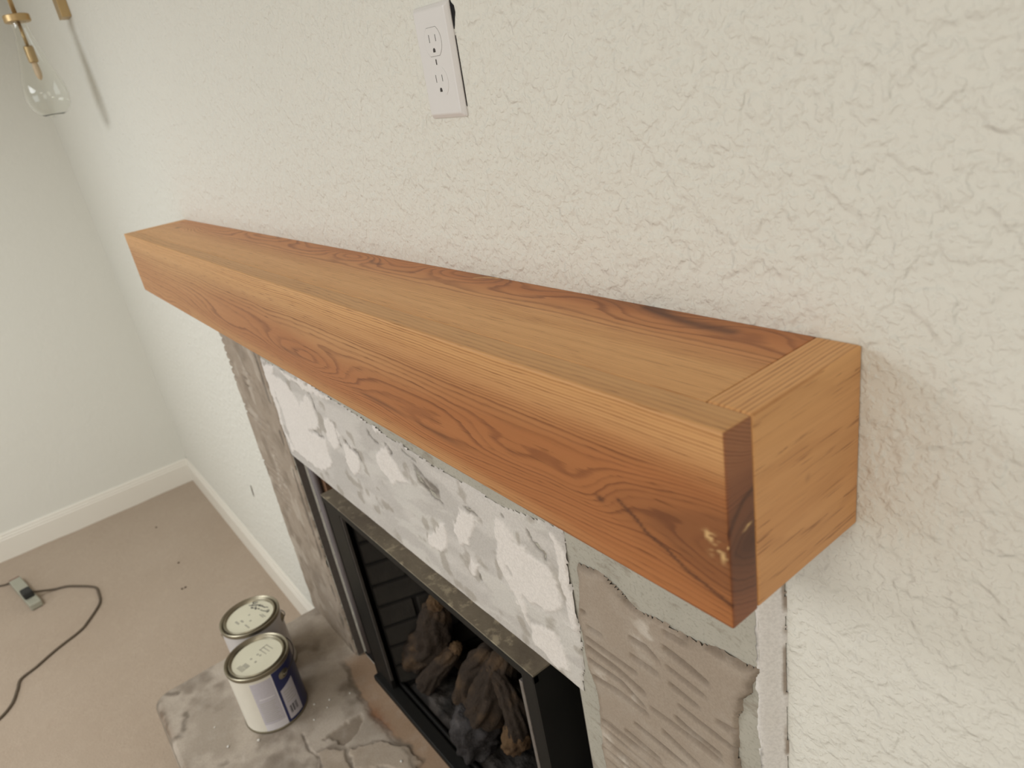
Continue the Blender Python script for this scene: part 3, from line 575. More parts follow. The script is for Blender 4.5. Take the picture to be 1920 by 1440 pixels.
# slab body under the mortar, rounded corner
bm = bmesh.new(); out = [(HX1, 0.0), (HX0 + 0.001, 0.0)]
out += [(HX0 + rc - (rc - 0.001) * math.cos(a), HY0 + rc - (rc - 0.001) * math.sin(a)) for a in np.linspace(0, math.pi / 2, 9)] + [(HX1, HY0 + 0.001)]
va = [bm.verts.new((x - 0.97, y + 0.28, -0.006)) for x, y in out]; vb = [bm.verts.new((x - 0.97, y + 0.28, HZ - FL - 0.010)) for x, y in out]
bm.faces.new(va); bm.faces.new(vb)
for i in range(len(out)): bm.faces.new((va[i], va[(i + 1) % len(out)], vb[(i + 1) % len(out)], vb[i]))
bm_obj('slab', bm, plain('hearth_side_mortar', srgb(150, 138, 124), 0.9, var=0.15, scale=30), hearth)
# loose white plaster crumbs
M_CRUMB = plain('plaster_crumb', srgb(222, 218, 210), 0.9)
def crumb(name, p, s, label, cat, group, mat, seed):
    bm = bmesh.new(); bmesh.ops.create_icosphere(bm, subdivisions=1, radius=s); r = random.Random(seed)
    for v_ in bm.verts: v_.co = Vector((v_.co.x * (0.7 + 0.7 * r.random()), v_.co.y * (0.7 + 0.7 * r.random()), v_.co.z * 0.6))
    zmin = min(v_.co.z for v_ in bm.verts); 
    for v_ in bm.verts: v_.co.z -= zmin
    o = bm_obj(name, bm, mat); o.location = p; tag(o, label, cat, group); return o
def hearth_z(px, py):
    i = int(round((px - HX0) / (HX1 - HX0) * 559)); j = int(round((py - HY0) / (0 - HY0) * 209)); return HZ + float(h[i, j])
for k, (px, py) in enumerate(HP['chips']):
    crumb('plaster_crumb', (px, py, hearth_z(px, py) - 0.0004), 0.0028 + 0.002 * R_.random(), 'tiny white plaster crumb lying on the grey hearth', 'crumb', 'plaster crumbs on the hearth', M_CRUMB, k)

# ------------------------------------------------------------- metal fireplace insert
M_BLACK = plain('black_painted_steel', srgb(25, 24, 22), 0.55, 0.25, var=0.2, scale=12)
t = NT('dusty_steel_top', 0.75, 0.25); v = t.obj()
c = t.mix(t.noise(v, 16, 5, 0.65), srgb(92, 85, 74), srgb(146, 137, 119)); c = t.mix(t.ramp(t.noise(v, 34, 4, 0.7), 0.52, 0.68, 0, 0.75), c, srgb(178, 168, 144))
c = t.mix(t.ramp(t.noise(v, 6, 2), 0.5, 0.65, 0.0, 0.5), c, srgb(96, 88, 78)); t.col(c); t.bump(t.noise(v, 120, 3), 0.4, 0.002); M_DUST = t.m
M_DULL = plain('dull_grey_steel', srgb(84, 79, 75), 0.6, 0.3, 0.2, var=0.2)
M_STEEL = plain('worn_bright_steel_edge', srgb(150, 144, 140), 0.4, 0.5, 0.6, var=0.2, scale=60)
t = NT('sooty_refractory_brick', 0.9, 0.15); v = t.obj()
c = t.mix(t.noise(v, 14, 4), srgb(40, 38, 36), srgb(66, 62, 57)); c = t.mix(t.ramp(t.noise(v, 5, 3), 0.58, 0.74, 0, 0.6), c, srgb(104, 92, 86)); t.col(c); t.bump(t.noise(v, 90, 4), 0.5, 0.003); M_BRICK = t.m
M_JOINT = plain('sooty_joint', srgb(30, 28, 27), 0.95)
IX0, IX1, IZ, IY = 0.521, 1.406, -0.694, -0.015
ins = thing('fireplace_insert', 'black steel firebox insert with dusty top set in the surround opening', 'fireplace', (0.963, 0.1, HZ))
def W(o, T=(0.963, 0.1, HZ)):
    o.data.transform(Matrix.Translation(-Vector(T))); return o
W(box_obj('top_plate', (IX0, IX1, IY, 0.027, IZ - 0.004, IZ), M_DUST, ins))
W(box_obj('header_lip', (IX0, IX1, IY - 0.001, IY + 0.012, IZ - 0.022, IZ - 0.0042), M_BLACK, ins, 0.002))
W(box_obj('header_panel', (IX0 + 0.02, IX1 - 0.02, IY + 0.014, IY + 0.020, IZ - 0.05, IZ - 0.0042), M_BLACK, ins))
W(box_obj('side_panel', (IX1 - 0.004, IX1, IY, 0.46, HZ, IZ - 0.0045), M_BLACK, ins))
W(box_obj('side_panel', (IX0, IX0 + 0.004, IY, 0.46, HZ, IZ - 0.0045), M_BLACK, ins))
W(box_obj('stile', (IX0 + 0.0045, IX0 + 0.098, IY + 0.001, IY + 0.014, HZ, IZ - 0.0225), M_BLACK, ins, 0.002))
W(box_obj('stile', (IX1 - 0.040, IX1 - 0.0045, IY + 0.001, IY + 0.014, HZ, IZ - 0.0225), M_BLACK, ins, 0.002))
W(box_obj('trim_strip', (IX0 + 0.0985, IX0 + 0.104, IY + 0.002, IY + 0.010, HZ + 0.05, IZ - 0.03), M_DULL, ins, 0.001))
W(box_obj('trim_strip', (IX1 - 0.050, IX1 - 0.0405, IY, IY + 0.010, HZ + 0.03, IZ - 0.045), M_STEEL, ins, 0.001))
W(box_obj('bottom_rail', (IX0 + 0.0045, IX1 - 0.0045, -0.030, 0.006, HZ - 0.004, HZ + 0.016), M_BLACK, ins, 0.004))
W(box_obj('inner_rail', (IX0 + 0.10, IX1 - 0.05, 0.010, 0.018, HZ - 0.004, HZ + 0.024), M_BLACK, ins, 0.002))
# firebox liner: slanted side walls, back wall, floor
LB = [(IX0 + 0.09, 0.012), (IX0 + 0.22, 0.36), (IX1 - 0.17, 0.36), (IX1 - 0.052, 0.012)]
bm = bmesh.new()
for (a, b) in zip(LB[:-1], LB[1:]):
    q = [bm.verts.new(p) for p in ((a[0], a[1], HZ), (b[0], b[1], HZ), (b[0], b[1], IZ - 0.01), (a[0], a[1], IZ - 0.01))]; bm.faces.new(q)
q = [bm.verts.new((p[0], p[1], HZ + 0.006)) for p in LB]; bm.faces.new(q); q = [bm.verts.new((p[0], p[1], IZ - 0.012)) for p in LB]; bm.faces.new(q)
W(bm_obj('firebox_liner', bm, M_JOINT, ins))
bm = bmesh.new(); box(bm, -0.104, 0.104, -0.006, 0.010, -0.031, 0.031, 0.006); brick_me = None
def put_brick(c, ang, sx=1.0):
    global brick_me, bm
    if brick_me is None:
        o = bm_obj('brick', bm, M_BRICK, ins); brick_me = o.data
    else:
        o = bpy.data.objects.new('brick', brick_me); COL.objects.link(o); o.parent = ins
    o.location = Vector(c) - Vector((0.963, 0.1, HZ)); o.rotation_euler = (0, 0, ang); o.scale = (sx, 1, 1)
rows = [HZ + 0.045 + 0.071 * k for k in range(8)]
for (a, b) in zip(LB[:-1], LB[1:]):
    a, b = Vector((a[0], a[1], 0)), Vector((b[0], b[1], 0)); L = (b - a).length; dr = (b - a) / L
    nrm = Vector((-dr.y, dr.x, 0)); ang = math.atan2(dr.y, dr.x)
    mid = Vector((0.963, 0.15, 0)) - a
    inn = -nrm if (mid.dot(nrm) < 0) else nrm
    a2 = math.atan2(-dr.y, -dr.x) if inn.dot(Vector((math.sin(ang), -math.cos(ang), 0))) < 0 else ang
    for k, z in enumerate(rows):
        s = 0.0 if k % 2 == 0 else -0.11
        while s < L - 0.02:
            s0, s1 = max(s, 0.004), min(s + 0.208, L - 0.004)
            if s1 - s0 > 0.03: put_brick(a + dr * ((s0 + s1) / 2) + inn * 0.0015 + Vector((0, 0, z)), a2, (s1 - s0) / 0.208)
            s += 0.218
# ceramic logs
def log_mat(name, c0, c1, c2):
    t = NT(name, 0.85, 0.2); v = t.obj()
    c = t.mix(t.noise(v, 30, 4, 0.65, 0.5), c0, c1); c = t.mix(t.ramp(t.noise(v, 11, 3), 0.5, 0.7, 0.0, 0.8), c, c2); t.col(c)
    t.bump(t.noise(v, 70, 5, 0.65), 1.0, 0.010); return t.m
M_LOG = log_mat('ceramic_bark', srgb(40, 34, 30), srgb(74, 62, 52), srgb(96, 76, 56))
M_CHAR = log_mat('charred_ceramic', srgb(34, 32, 32), srgb(72, 68, 68), srgb(96, 92, 92)); M_CHAR.node_tree.nodes['Principled BSDF'].inputs['Roughness'].default_value = 0.5
M_TAN = log_mat('bare_tan_ceramic', srgb(84, 64, 46), srgb(114, 90, 64), srgb(66, 52, 40))
def log(name, pts, rad, label, seed, mat=None, branches=(), endcap=None, tanends=()):
    root = thing(name, label, 'log', pts[0], 'ceramic gas fire logs')
    def seg(nm, P, Rr, m, par):
        N = 40; C = catmull(P, 14); rr = np.interp(np.linspace(0, 1, len(C)), np.linspace(0, 1, len(Rr)), Rr)
        e = np.linspace(0, 1, len(C)); rr = rr * np.minimum(1, 0.55 + np.minimum(e, 1 - e) * 9)
        o = tube(nm, C, list(rr), m, par, N)
        for i, vv in enumerate(o.data.vertices):
            ring_, k = divmod(i, N); ring_ = min(ring_, len(C) - 1); c = C[ring_]; a = 2 * math.pi * k / N
            u, v1 = np.array([ring_ * 0.16 + seed * 3.1]), np.array([2.2 * math.cos(a) + seed]); v2 = np.array([2.2 * math.sin(a)])
            f = 1 + 0.55 * float(fbm(u * 0.7 + v1, v2 + u * 0.3, seed, 3)[0] - 0.5) + 0.16 * math.sin(9 * a + 2.5 * math.sin(ring_ * 0.25 + seed)) * float(fbm(u * 2, v2 * 3 + v1, seed + 4, 2)[0])
            vv.co = c + (vv.co - c) * f
        o.data.transform(Matrix.Translation(-Vector(pts[0]))); return o
    seg('bark', pts, rad, mat or M_LOG, root)
    for P, Rr, m in branches: seg('branch_stub', P, Rr, m, root)
    return root
log('fire_log', [(1.015, 0.155, -1.03), (0.99, 0.115, -1.13), (0.965, 0.075, -1.215)], [0.028, 0.047, 0.056], 'upright dark ceramic log with crackled charred foot in the firebox', 3,
    branches=[([(0.968, 0.080, -1.205), (0.955, 0.055, -1.255), (0.95, 0.045, -1.315)], [0.058, 0.060, 0.050], M_CHAR)])
log('fire_log', [(0.60, 0.075, -1.255), (0.655, 0.095, -1.21), (0.71, 0.115, -1.13), (0.735, 0.13, -1.03)], [0.052, 0.058, 0.048, 0.034], 'brown ceramic log with knotted round end beside the brick side wall', 5,
    branches=[([(0.600, 0.072, -1.257), (0.592, 0.069, -1.262)], [0.048, 0.040], M_CHAR), ([(0.735, 0.13, -1.035), (0.742, 0.126, -1.00)], [0.026, 0.016], M_TAN)])
log('fire_log', [(0.775, 0.135, -1.165), (0.735, 0.085, -1.235), (0.70, 0.045, -1.295)], [0.022, 0.028, 0.030], 'slim split ceramic log with pale tip leaning between two thicker logs', 8,
    branches=[([(0.775, 0.135, -1.166), (0.79, 0.138, -1.148)], [0.019, 0.013], M_TAN)])
log('fire_log', [(0.93, 0.16, -1.08), (0.88, 0.13, -1.16), (0.85, 0.09, -1.27)], [0.024, 0.036, 0.036], 'dark ceramic log standing behind the charred upright log', 13)
log('fire_log', [(0.985, 0.12, -1.06), (1.04, 0.115, -1.09), (1.085, 0.11, -1.15), (1.075, 0.10, -1.235)], [0.014, 0.022, 0.026, 0.030], 'thin crooked ceramic branch with bare tan lower end by the steel strip', 17,
    branches=[([(1.082, 0.108, -1.165), (1.075, 0.100, -1.215), (1.06, 0.094, -1.262)], [0.020, 0.036, 0.024], M_TAN)])
log('fire_log', [(0.66, 0.19, -1.305), (0.95, 0.22, -1.27), (1.20, 0.2, -1.295)], [0.038, 0.045, 0.038], 'long ceramic log lying along the back of the firebox', 21)
# ember bed
rng = np.random.RandomState(5); X, Y = np.meshgrid(np.linspace(0.64, 1.30, 140), np.linspace(0.028, 0.26, 60), indexing='ij')
Z = HZ + 0.010 + 0.022 * fbm(X * 34, Y * 34, 111, 3) * sstep(0, 0.03, X - 0.64) * sstep(0, 0.03, 1.30 - X) * sstep(0, 0.02, Y - 0.028)
M_EMB = log_mat('ember_wool', srgb(30, 28, 27), srgb(62, 58, 55), srgb(88, 82, 78))
o = grid_mesh('ember_bed', X, Y, Z, M_EMB); tag(o, 'grey black bed of ember wool under the ceramic logs', 'embers'); o['kind'] = 'stuff'

# ------------------------------------------------------------- wall outlet
M_PL = plain('white_plastic', srgb(226, 223, 221), 0.32, 0.5, var=0.008); M_SLOT = plain('dark_slot', srgb(70, 66, 64), 0.8); M_SHADE = plain('slot_well', srgb(150, 146, 142), 0.7)
out = thing('wall_outlet', 'white duplex wall outlet with rounded cover plate above the mantel shelf', 'outlet', (1.4535, 0, 0.2435)); out.rotation_euler = (0, math.radians(1.3), 0)
def prism(name, outline, y0, y1, mat, parent, inset=0.0):
    n = len(outline); cx = sum(p[0] for p in outline) / n; cz = sum(p[1] for p in outline) / n
    a = [(x, y0, z) for x, z in outline]; b = []
    for x, z in outline:
        dx, dz = x - cx, z - cz; L = math.hypot(dx, dz) or 1; b.append((x - dx / L * inset, y1, z - dz / L * inset))
    o = mesh_obj(name, a + b, [tuple(range(n)), tuple(range(n, 2 * n))[::-1]] + [(i, (i + 1) % n, n + (i + 1) % n, n + i)[::-1] for i in range(n)], mat, parent)
    bm = bmesh.new(); bm.from_mesh(o.data); bmesh.ops.recalc_face_normals(bm, faces=bm.faces); bm.to_mesh(o.data); bm.free(); return o
bm = bmesh.new()
def rrect(wd, ht, r, n=5):
    P = []
    for sx, sz, a0 in ((1, 1, 0), (-1, 1, 90), (-1, -1, 180), (1, -1, 270)):
        for k in range(n):
            a = math.radians(a0 + 90 * k / (n - 1)); P.append((sx * (wd / 2 - r) + r * math.cos(a), sz * (ht / 2 - r) + r * math.sin(a)))
    return P
loops = []
for wd, ht, y_ in ((0.0715, 0.1160, 0.0), (0.0715, 0.1160, -0.0016), (0.0690, 0.1135, -0.0034), (0.0630, 0.1075, -0.0058), (0.0600, 0.1045, -0.0063)):
    loops.append([bm.verts.new((x, y_, z)) for x, z in rrect(wd, ht, 0.002)])
for A, B in zip(loops[:-1], loops[1:]):
    for i in range(len(A)): bm.faces.new((A[i], A[(i + 1) % len(A)], B[(i + 1) % len(A)], B[i]))
bm.faces.new(loops[-1]); bm_obj('cover_plate', bm, M_PL, out)
def recep(r, hh, n=14):
    P = []; a0 = math.asin(hh / r)
    for a in np.linspace(-a0, a0, n): P.append((r * math.cos(a), r * math.sin(a)))
    for a in np.linspace(math.pi - a0, math.pi + a0, n): P.append((r * math.cos(a), r * math.sin(a)))
    return P
for s in (1, -1):
    zc = 0.0203 * s + 0.0012
    prism('seam', [(x, z + zc) for x, z in recep(0.0173, 0.0146)], -0.0060, -0.00638, M_SHADE, out)
    rc_ = prism('receptacle', [(x, z + zc) for x, z in recep(0.0169, 0.0141)], -0.0060, -0.0066, M_PL, out)
    for sx, hh in ((-0.0063, 0.0040), (0.0063, 0.0034)): prism('slot', [(sx + a, zc + 0.0035 + b) for a, b in ((-0.0005, -hh), (0.0005, -hh), (0.0005, hh), (-0.0005, hh))], -0.0060, -0.00668, M_SLOT, rc_)
    prism('ground_hole', [(0.0024 * math.cos(a), zc - 0.0085 + 0.0024 * math.sin(a)) for a in np.linspace(0, math.pi, 8)] + [(-0.0024, zc - 0.0105), (0.0024, zc - 0.0105)], -0.0060, -0.00668, M_SLOT, rc_)
lathe('plate_screw', [(0.0, -0.0005), (0.0030, -0.0005), (0.0030, 0.0), (0.0, 0.0006)], M_PL, out, 20)
s_ = out.children[-1]; s_.data.transform(Matrix.Rotation(math.radians(90), 4, 'X')); s_.data.transform(Matrix.Translation((0, -0.0063, 0.0012)))
prism('screw_slot', [(-0.0004, -0.0016), (0.0004, -0.0016), (0.0004, 0.0040), (-0.0004, 0.0040)], -0.0066, -0.0071, M_SLOT, out)
# rough cut-out in the drywall that the plate leaves uncovered
M_GAP = plain('dark_cutout', srgb(30, 29, 31), 0.9)
o = prism('cutout_gap', [(1.478, 0.285), (1.4915, 0.300), (1.4928, 0.297), (1.4968, 0.2935), (1.4972, 0.287), (1.4945, 0.2815), (1.4925, 0.276), (1.4905, 0.272)], 0.0005, -0.0006, M_GAP, wall)
o = prism('cutout_gap', [(1.483, 0.20), (1.4900, 0.266), (1.4908, 0.266), (1.4906, 0.25), (1.4899, 0.215), (1.4892, 0.195)], 0.0005, -0.0005, M_GAP, wall)

# ------------------------------------------------------------- brass wall sconce with clear teardrop glass
M_BRASS = plain('aged_brass', srgb(196, 168, 122), 0.38, 0.5, 0.7, var=0.05, scale=30)
t = NT('clear_glass', 0.02, 0.5); t.b.inputs['Transmission Weight'].default_value = 1.0; t.b.inputs['IOR'].default_value = 1.35; t.col(t.mix(t.noise(t.obj(), 3), (0.96, 0.97, 0.95, 1), (0.98, 0.98, 0.97, 1))); M_GLASS = t.m
SX, SY = -0.575, -0.142
sco = thing('wall_sconce', 'brass wall sconce holding a clear teardrop glass bulb', 'wall lamp', (SX, 0, 0.60))
def WS(o): o.data.transform(Matrix.Translation((-SX, 0, -0.60))); return o
WS(box_obj('backplate', (SX - 0.033, SX + 0.033, -0.027, 0.0, 0.597, 0.86), M_BRASS, sco, 0.002))
WS(tube('arm', catmull([(SX, -0.025, 0.80), (SX, -0.07, 0.815), (SX, -0.115, 0.81), (SX, -0.138, 0.785), (SX, SY, 0.74)], 6) + [(SX, SY, 0.61)], 0.0065, M_BRASS, sco, 12))
WS(lathe('glass_cap', [(0, 0.018), (0.034, 0.018), (0.036, 0.016), (0.036, 0.0), (0.034, -0.002), (0, -0.002)], M_BRASS, sco, 40, (SX, SY, 0.600)))
WS(tube('stem', [(SX, SY, 0.60), (SX, SY, 0.53)], 0.0048, M_BRASS, sco, 12))
WS(lathe('socket', [(0, 0.0), (0.011, 0.0), (0.0135, -0.003), (0.0135, -0.044), (0.010, -0.047), (0, -0.047)], M_BRASS, sco, 28, (SX, SY, 0.533)))
prof = [(0.020, 0.0), (0.021, -0.02), (0.026, -0.05), (0.034, -0.085), (0.044, -0.125), (0.054, -0.160), (0.060, -0.190), (0.061, -0.208), (0.0585, -0.226), (0.0515, -0.243), (0.040, -0.256), (0.026, -0.2635), (0.013, -0.267), (0.0, -0.268)]
P = [(Vector((r, 0, z))) for r, z in prof]; P = catmull(P, 4); outer = [(max(0, p.x), p.z) for p in P]; inner = [(max(0, r - 0.0011), z + (0.0011 if r < 0.03 and z < -0.2 else 0)) for r, z in outer][::-1]
gl = WS(lathe('glass_shade', outer + inner, M_GLASS, sco, 56, (SX, SY, 0.598), close=True))
M_FIL = plain('candle_bulb_glass', srgb(232, 206, 170), 0.2, 0.5, var=0.03)
WS(lathe('candle_bulb', [(0, 0.0), (0.0075, -0.002), (0.009, -0.012), (0.010, -0.030), (0.0075, -0.044), (0.003, -0.050), (0, -0.051)], M_FIL, sco, 24, (SX, SY, 0.488)))

# ------------------------------------------------------------- paint cans
M_TIN = plain('tinned_steel_rim', srgb(150, 142, 122), 0.35, 0.5, 0.75, var=0.12, scale=25)
t = NT('cream_lid', 0.4, 0.4); t.col(t.mix(t.noise(t.obj(), 18, 3), srgb(214, 210, 186), srgb(224, 220, 198))); M_LID = t.m
M_CANW = plain('cream_white_label', srgb(224, 218, 204), 0.4, var=0.02); M_LAV = plain('pale_printed_panel', srgb(202, 197, 204), 0.45, var=0.05, scale=160)
M_BLUE = plain('navy_label', srgb(44, 50, 96), 0.35, 0.4, var=0.08); M_INK = plain('dark_ink', srgb(62, 60, 62), 0.7); M_FAINT = plain('faint_grey_print', srgb(178, 174, 158), 0.6, var=0.08, scale=220)
M_FAINT2 = plain('pale_print_line', srgb(226, 222, 226), 0.5); M_WIRE = plain('bail_wire', srgb(92, 86, 84), 0.4, 0.5, 0.7); M_GREYCAN = plain('silver_grey_label', srgb(206, 202, 200), 0.35, 0.4, 0.1, var=0.03)
CR, CH = 0.0875, 0.200
def patch(name, a0, a1, z0, z1, r, mat, par, n=16, cut=None):
    vs_, fs = [], []
    for k in range(n + 1):
        a = math.radians(a0 + (a1 - a0) * k / n); zt = z1 if cut is None else cut(k / n)
        for rr, z in ((r, z0), (r, zt), (r - 0.0012, zt), (r - 0.0012, z0)): vs_.append((rr * math.cos(a), rr * math.sin(a), z))
    for k in range(n):
        for j in range(4): fs.append((4 * k + j, 4 * k + (j + 1) % 4, 4 * (k + 1) + (j + 1) % 4, 4 * (k + 1) + j))
    fs += [(0, 1, 2, 3), tuple(4 * n + j for j in (3, 2, 1, 0))]
    o = mesh_obj(name, vs_, fs, mat, par, False); bm = bmesh.new(); bm.from_mesh(o.data); bmesh.ops.recalc_face_normals(bm, faces=bm.faces); bm.to_mesh(o.data); bm.free(); return o
def flat(name, pts, z, mat, par, th=0.0004):
    n = len(pts); vs_ = [(x, y, z) for x, y in pts] + [(x, y, z + th) for x, y in pts]
    o = mesh_obj(name, vs_, [tuple(range(n))[::-1], tuple(range(n, 2 * n))] + [(i, (i + 1) % n, n + (i + 1) % n, n + i) for i in range(n)], mat, par)
    bm = bmesh.new(); bm.from_mesh(o.data); bmesh.ops.recalc_face_normals(bm, faces=bm.faces); bm.to_mesh(o.data); bm.free(); return o
def paint_can(loc, label, body_mat, ear, bail_lift, rim=M_TIN):
    c = thing('paint_can', label, 'paint can', loc, 'paint cans on the hearth')
    R, H = CR, CH
    lathe('body', [(0, 0.003), (R - 0.004, 0.003), (R - 0.003, 0.0), (R + 0.0008, 0.0), (R + 0.0012, 0.003), (R - 0.0005, 0.005), (R - 0.0008, 0.007), (R - 0.0008, H - 0.012), (R - 0.001, H - 0.010), (R - 0.02, H - 0.008), (0, H - 0.008)], body_mat, c, 72)
    lathe('bottom_seam', [(R - 0.004, 0.0), (R + 0.0016, 0.0), (R + 0.0020, 0.003), (R + 0.0004, 0.006), (R - 0.004, 0.006)], rim, c, 72, close=True)
    lathe('rim', [(R - 0.0015, H - 0.013), (R + 0.0004, H - 0.012), (R + 0.0014, H - 0.006), (R + 0.0012, H - 0.001), (R - 0.001, H + 0.0005), (R - 0.004, H - 0.001), (R - 0.008, H - 0.0065), (R - 0.010, H - 0.010)], rim, c, 72, close=True)
    ld = lathe('lid', [(0, H - 0.0082), (R - 0.0172, H - 0.0082), (R - 0.0172, H - 0.0065), (0, H - 0.0065)], M_LID, c, 72)
    lathe('lid_ring', [(R - 0.0185, H - 0.007), (R - 0.0170, H - 0.0052), (R - 0.0150, H - 0.0010), (R - 0.0128, H + 0.0004), (R - 0.0108, H - 0.0012), (R - 0.0095, H - 0.006), (R - 0.0095, H - 0.0085), (R - 0.0185, H - 0.0085)], rim, c, 72, close=True)
    for a in (ear, ear + 180):
        o = lathe('bail_ear', [(0, 0.0), (0.0165, 0.0), (0.0165, 0.001), (0.0125, 0.0024), (0.0095, 0.0050), (0.0060, 0.0065), (0.0040, 0.0050), (0.0030, 0.0075), (0, 0.0080)], rim, c, 24)
        o.data.transform(Matrix.Rotation(math.radians(a), 4, 'Z') @ Matrix.Translation((R - 0.002, 0, H * 0.80)) @ Matrix.Rotation(math.radians(90), 4, 'Y'))
    e0 = math.radians(ear); pts = []
    for k in range(25):
        q = math.pi * k / 24; rr = R + 0.0065 + 0.003 * math.sin(q)
        pts.append((rr * math.cos(e0 + q), rr * math.sin(e0 + q), H * 0.80 + bail_lift * math.sin(q)))
    tube('bail_wire', pts, 0.0016, M_WIRE, c, 8)
    return c, ld
HZc = HZ + 0.0005
can, lid = paint_can((0.405, -0.2875, HZc), 'paint can with blue and white label showing a barcode', M_CANW, 26, 0.022)
patch('printed_panel', -36, 2, 0.012, CH - 0.022, CR + 0.0002, M_LAV, can)
patch('panel_fold', -29, -2, 0.118, 0.122, CR + 0.0005, M_FAINT2, can); patch('panel_foot', -36, 2, 0.007, 0.030, CR + 0.0004, M_FAINT2, can)
for k in range(11): patch('print_line', -32, -3 - (k * 7) % 5, 0.040 + 0.0065 * k, 0.0412 + 0.0065 * k, CR + 0.0004, M_FAINT, can, 8)
patch('label_edge', 2, 4, 0.007, CH - 0.022, CR + 0.0005, M_FAINT2, can, 3)
patch('blue_label', 4, 178, 0.007, CH - 0.014, CR + 0.0002, M_BLUE, can, 40)
pn = patch('barcode_panel', 9, 39, 0.014, 0.128, CR + 0.0006, M_LAV, can, 14, cut=lambda u: 0.118 + 0.014 * u)
for k in range(12):
    if k % 4 != 3: patch('barcode_bar', 14 + k * 1.5, 14 + k * 1.5 + (0.6, 1.1, 0.8)[k % 3], 0.030, 0.056, CR + 0.0009, M_INK, pn, 2)
for k in range(5): patch('print_line', 13, 34 - (k * 5) % 7, 0.070 + 0.009 * k, 0.0715 + 0.009 * k, CR + 0.0009, M_FAINT, pn, 6)
lz = CH - 0.0064
def lidrect(x0, x1, y0, y1, mat, par, rot=0.0):
    ca, sa = math.cos(rot), math.sin(rot); flat('lid_print', [(x * ca - y * sa, x * sa + y * ca) for x, y in ((x0, y0), (x1, y0), (x1, y1), (x0, y1))], lz, mat, par)
# sticker print: barcode block and short text lines across the lid
for k in range(5): lidrect(-0.016 + 0.006 * k, -0.0125 + 0.006 * k, -0.056, -0.043, M_FAINT, lid, 0.25)
lidrect(-0.010, 0.012, -0.042, -0.030, M_FAINT, lid, 0.25)
for (a, b) in ((-0.012, -0.016), (0.010, -0.016), (-0.010, 0.004), (0.0, 0.006)): lidrect(a, a + 0.006, b, b + 0.006, M_FAINT, lid, 0.25)
for k in range(3): lidrect(-0.018, 0.014, 0.020 + 0.011 * k, 0.0225 + 0.011 * k, M_FAINT, lid, 0.25)
lidrect(-0.018, -0.0155, 0.020, 0.044, M_FAINT, lid, 0.25)
RC = (0.2150, -0.2440)
can2, lid2 = paint_can((RC[0], RC[1], HZc), 'plain silver grey paint can with dark handwriting on its cream lid', M_GREYCAN, 68, -0.03)
for k, pl in enumerate(HW):
    P = [(p[0] - RC[0], p[1] - RC[1], lz + 0.0002) for p in pl]
    tube('handwriting', catmull(P, 4), 0.00115, M_INK, lid2, 6)
for (a, b, c_, d_) in ((-0.02, 0.0, -0.040, -0.034), (-0.01, 0.004, -0.028, -0.022), (0.02, 0.045, -0.030, -0.026), (0.016, 0.022, -0.012, -0.006), (0.020, 0.042, 0.020, 0.0235), (0.024, 0.046, 0.0255, 0.0285), (-0.012, -0.006, 0.0, 0.006)): lidrect(a, b, c_, d_, M_FAINT, lid2, 0.2)

# ------------------------------------------------------------- extension cord block and cords on the carpet
def floor_z(px, py):
    a = np.array([px]); b = np.array([py]); return FL + float((0.010 * (fbm(a * 3.2 + b * 2, b * 4.5 - a, 3, 3) - 0.5))[0])
M_ADP = plain('grey_green_plastic', srgb(164, 162, 146), 0.5, var=0.05); M_PLUG = plain('black_rubber_plug', srgb(48, 48, 46), 0.6); M_CORD = plain('dark_olive_cord', srgb(98, 86, 72), 0.6, var=0.1); M_RED = plain('red_brown_plug_end', srgb(112, 66, 58), 0.6)
A0, A1 = Vector((-1.585, -0.915, 0)), Vector((-1.262, -0.852, 0)); AD = (A1 - A0); aL = AD.length * 0.98; aa = math.atan2(AD.y, AD.x); ac = (A0 + A1) / 2
fz = floor_z(ac.x, ac.y)
adp = thing('outlet_block', 'grey outlet block lying on the carpet with a black plug in it', 'outlet block', (ac.x, ac.y, fz + 0.001)); adp.rotation_euler = (0, 0, aa)
box_obj('housing', (-aL / 2, aL / 2, -0.024, 0.024, 0, 0.030), M_ADP, adp, 0.005); box_obj('end_cap', (-aL / 2 - 0.012, -aL / 2, -0.022, 0.022, 0.004, 0.028), M_RED, adp, 0.003)
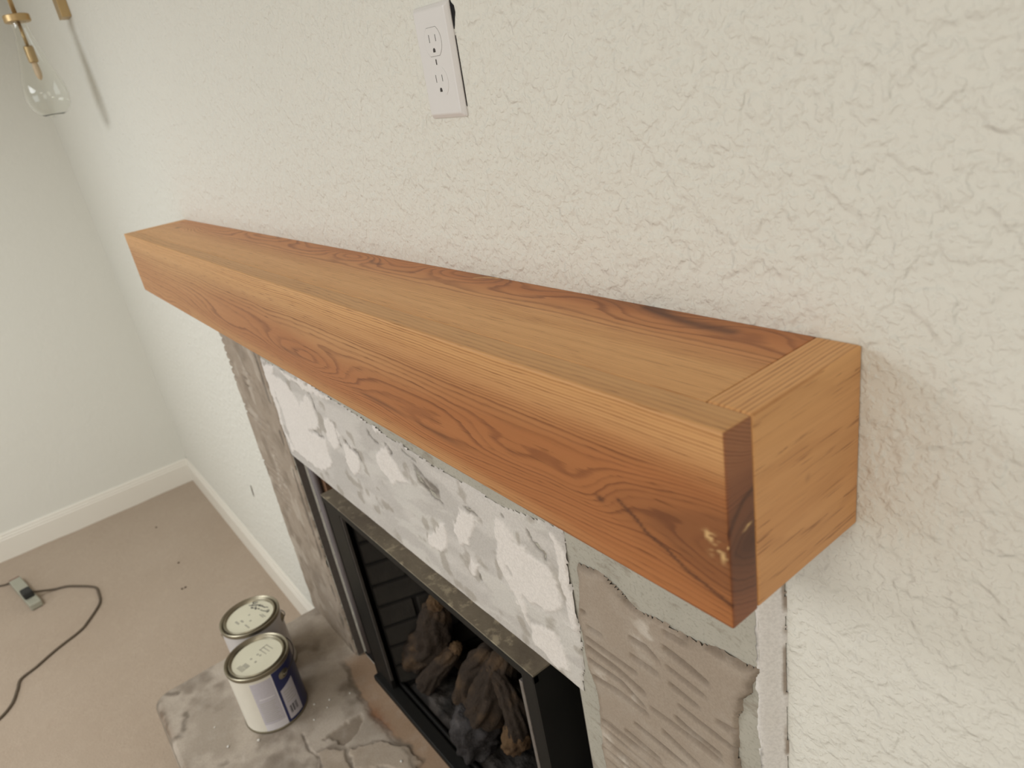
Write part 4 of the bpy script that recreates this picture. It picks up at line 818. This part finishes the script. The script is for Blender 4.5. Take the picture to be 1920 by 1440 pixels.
pc = Vector((-1.355, -0.872, 0)) - ac; pc = Matrix.Rotation(-aa, 3, 'Z') @ pc
pl_ = box_obj('plug', (pc.x - 0.030, pc.x + 0.030, pc.y - 0.020, pc.y + 0.020, 0.0302, 0.062), M_PLUG, adp, 0.006)
def cord(name, pts, r, label, lift0=0.0):
    C = catmull([(x, y, 0) for x, y in pts], 8); Q = []
    for i, p in enumerate(C):
        z = floor_z(p.x, p.y) + r * 0.9; q = lift0 * max(0, 1 - i / 12.0) ** 1.5; Q.append((p.x, p.y, z + q))
    tag(tube(name, Q, r, M_CORD, None, 10), label, 'cord')
cord('power_cord', [(-1.345, -0.862), (-1.36, -0.80), (-1.3387, -0.735), (-1.285, -0.681), (-1.245, -0.648), (-1.2053, -0.6253), (-1.15, -0.622), (-1.0561, -0.6323), (-0.9549, -0.6935), (-0.9167, -0.7293), (-0.8589, -0.8346), (-0.8151, -0.8955), (-0.7873, -0.9526), (-0.7306, -0.969), (-0.6536, -0.9965), (-0.60, -1.06), (-0.58, -1.2)], 0.0052, 'dark olive power cord curving across the carpet from the plug', 0.048)
cord('supply_cord', [(-1.602, -0.918), (-1.615, -0.95), (-1.633, -0.9821), (-1.66, -1.04), (-1.70, -1.2)], 0.0045, 'thin supply cord leaving the red end of the outlet block', 0.012)
# carpet debris
M_BIT = plain('dark_debris', srgb(84, 70, 56), 0.9)
for k, (px, py) in enumerate(CD): crumb('carpet_debris', (px, py, floor_z(px, py) - 0.0005), 0.005, 'small dark bit of debris on the beige carpet', 'debris', 'debris bits on the carpet', M_BIT, 40 + k)
# made-up housings for the added overhead fill lights
M_FILLBOX = plain('fill_light_housing', srgb(240, 238, 230), 0.5, var=0.01)
for lx_, lb_ in ((2.2, 'flat white housing of an added fill light above the outlet side of the room'), (-0.2, 'flat white housing of an added fill light near the brass sconce')):
    lamp = thing('overhead_fill', lb_, 'ceiling lamp', (lx_, -1.9, CE), 'added fill lights')
    box_obj('fill_body', (-0.47, 0.47, -0.47, 0.47, -0.07, 0.0), M_FILLBOX, lamp, 0.01)
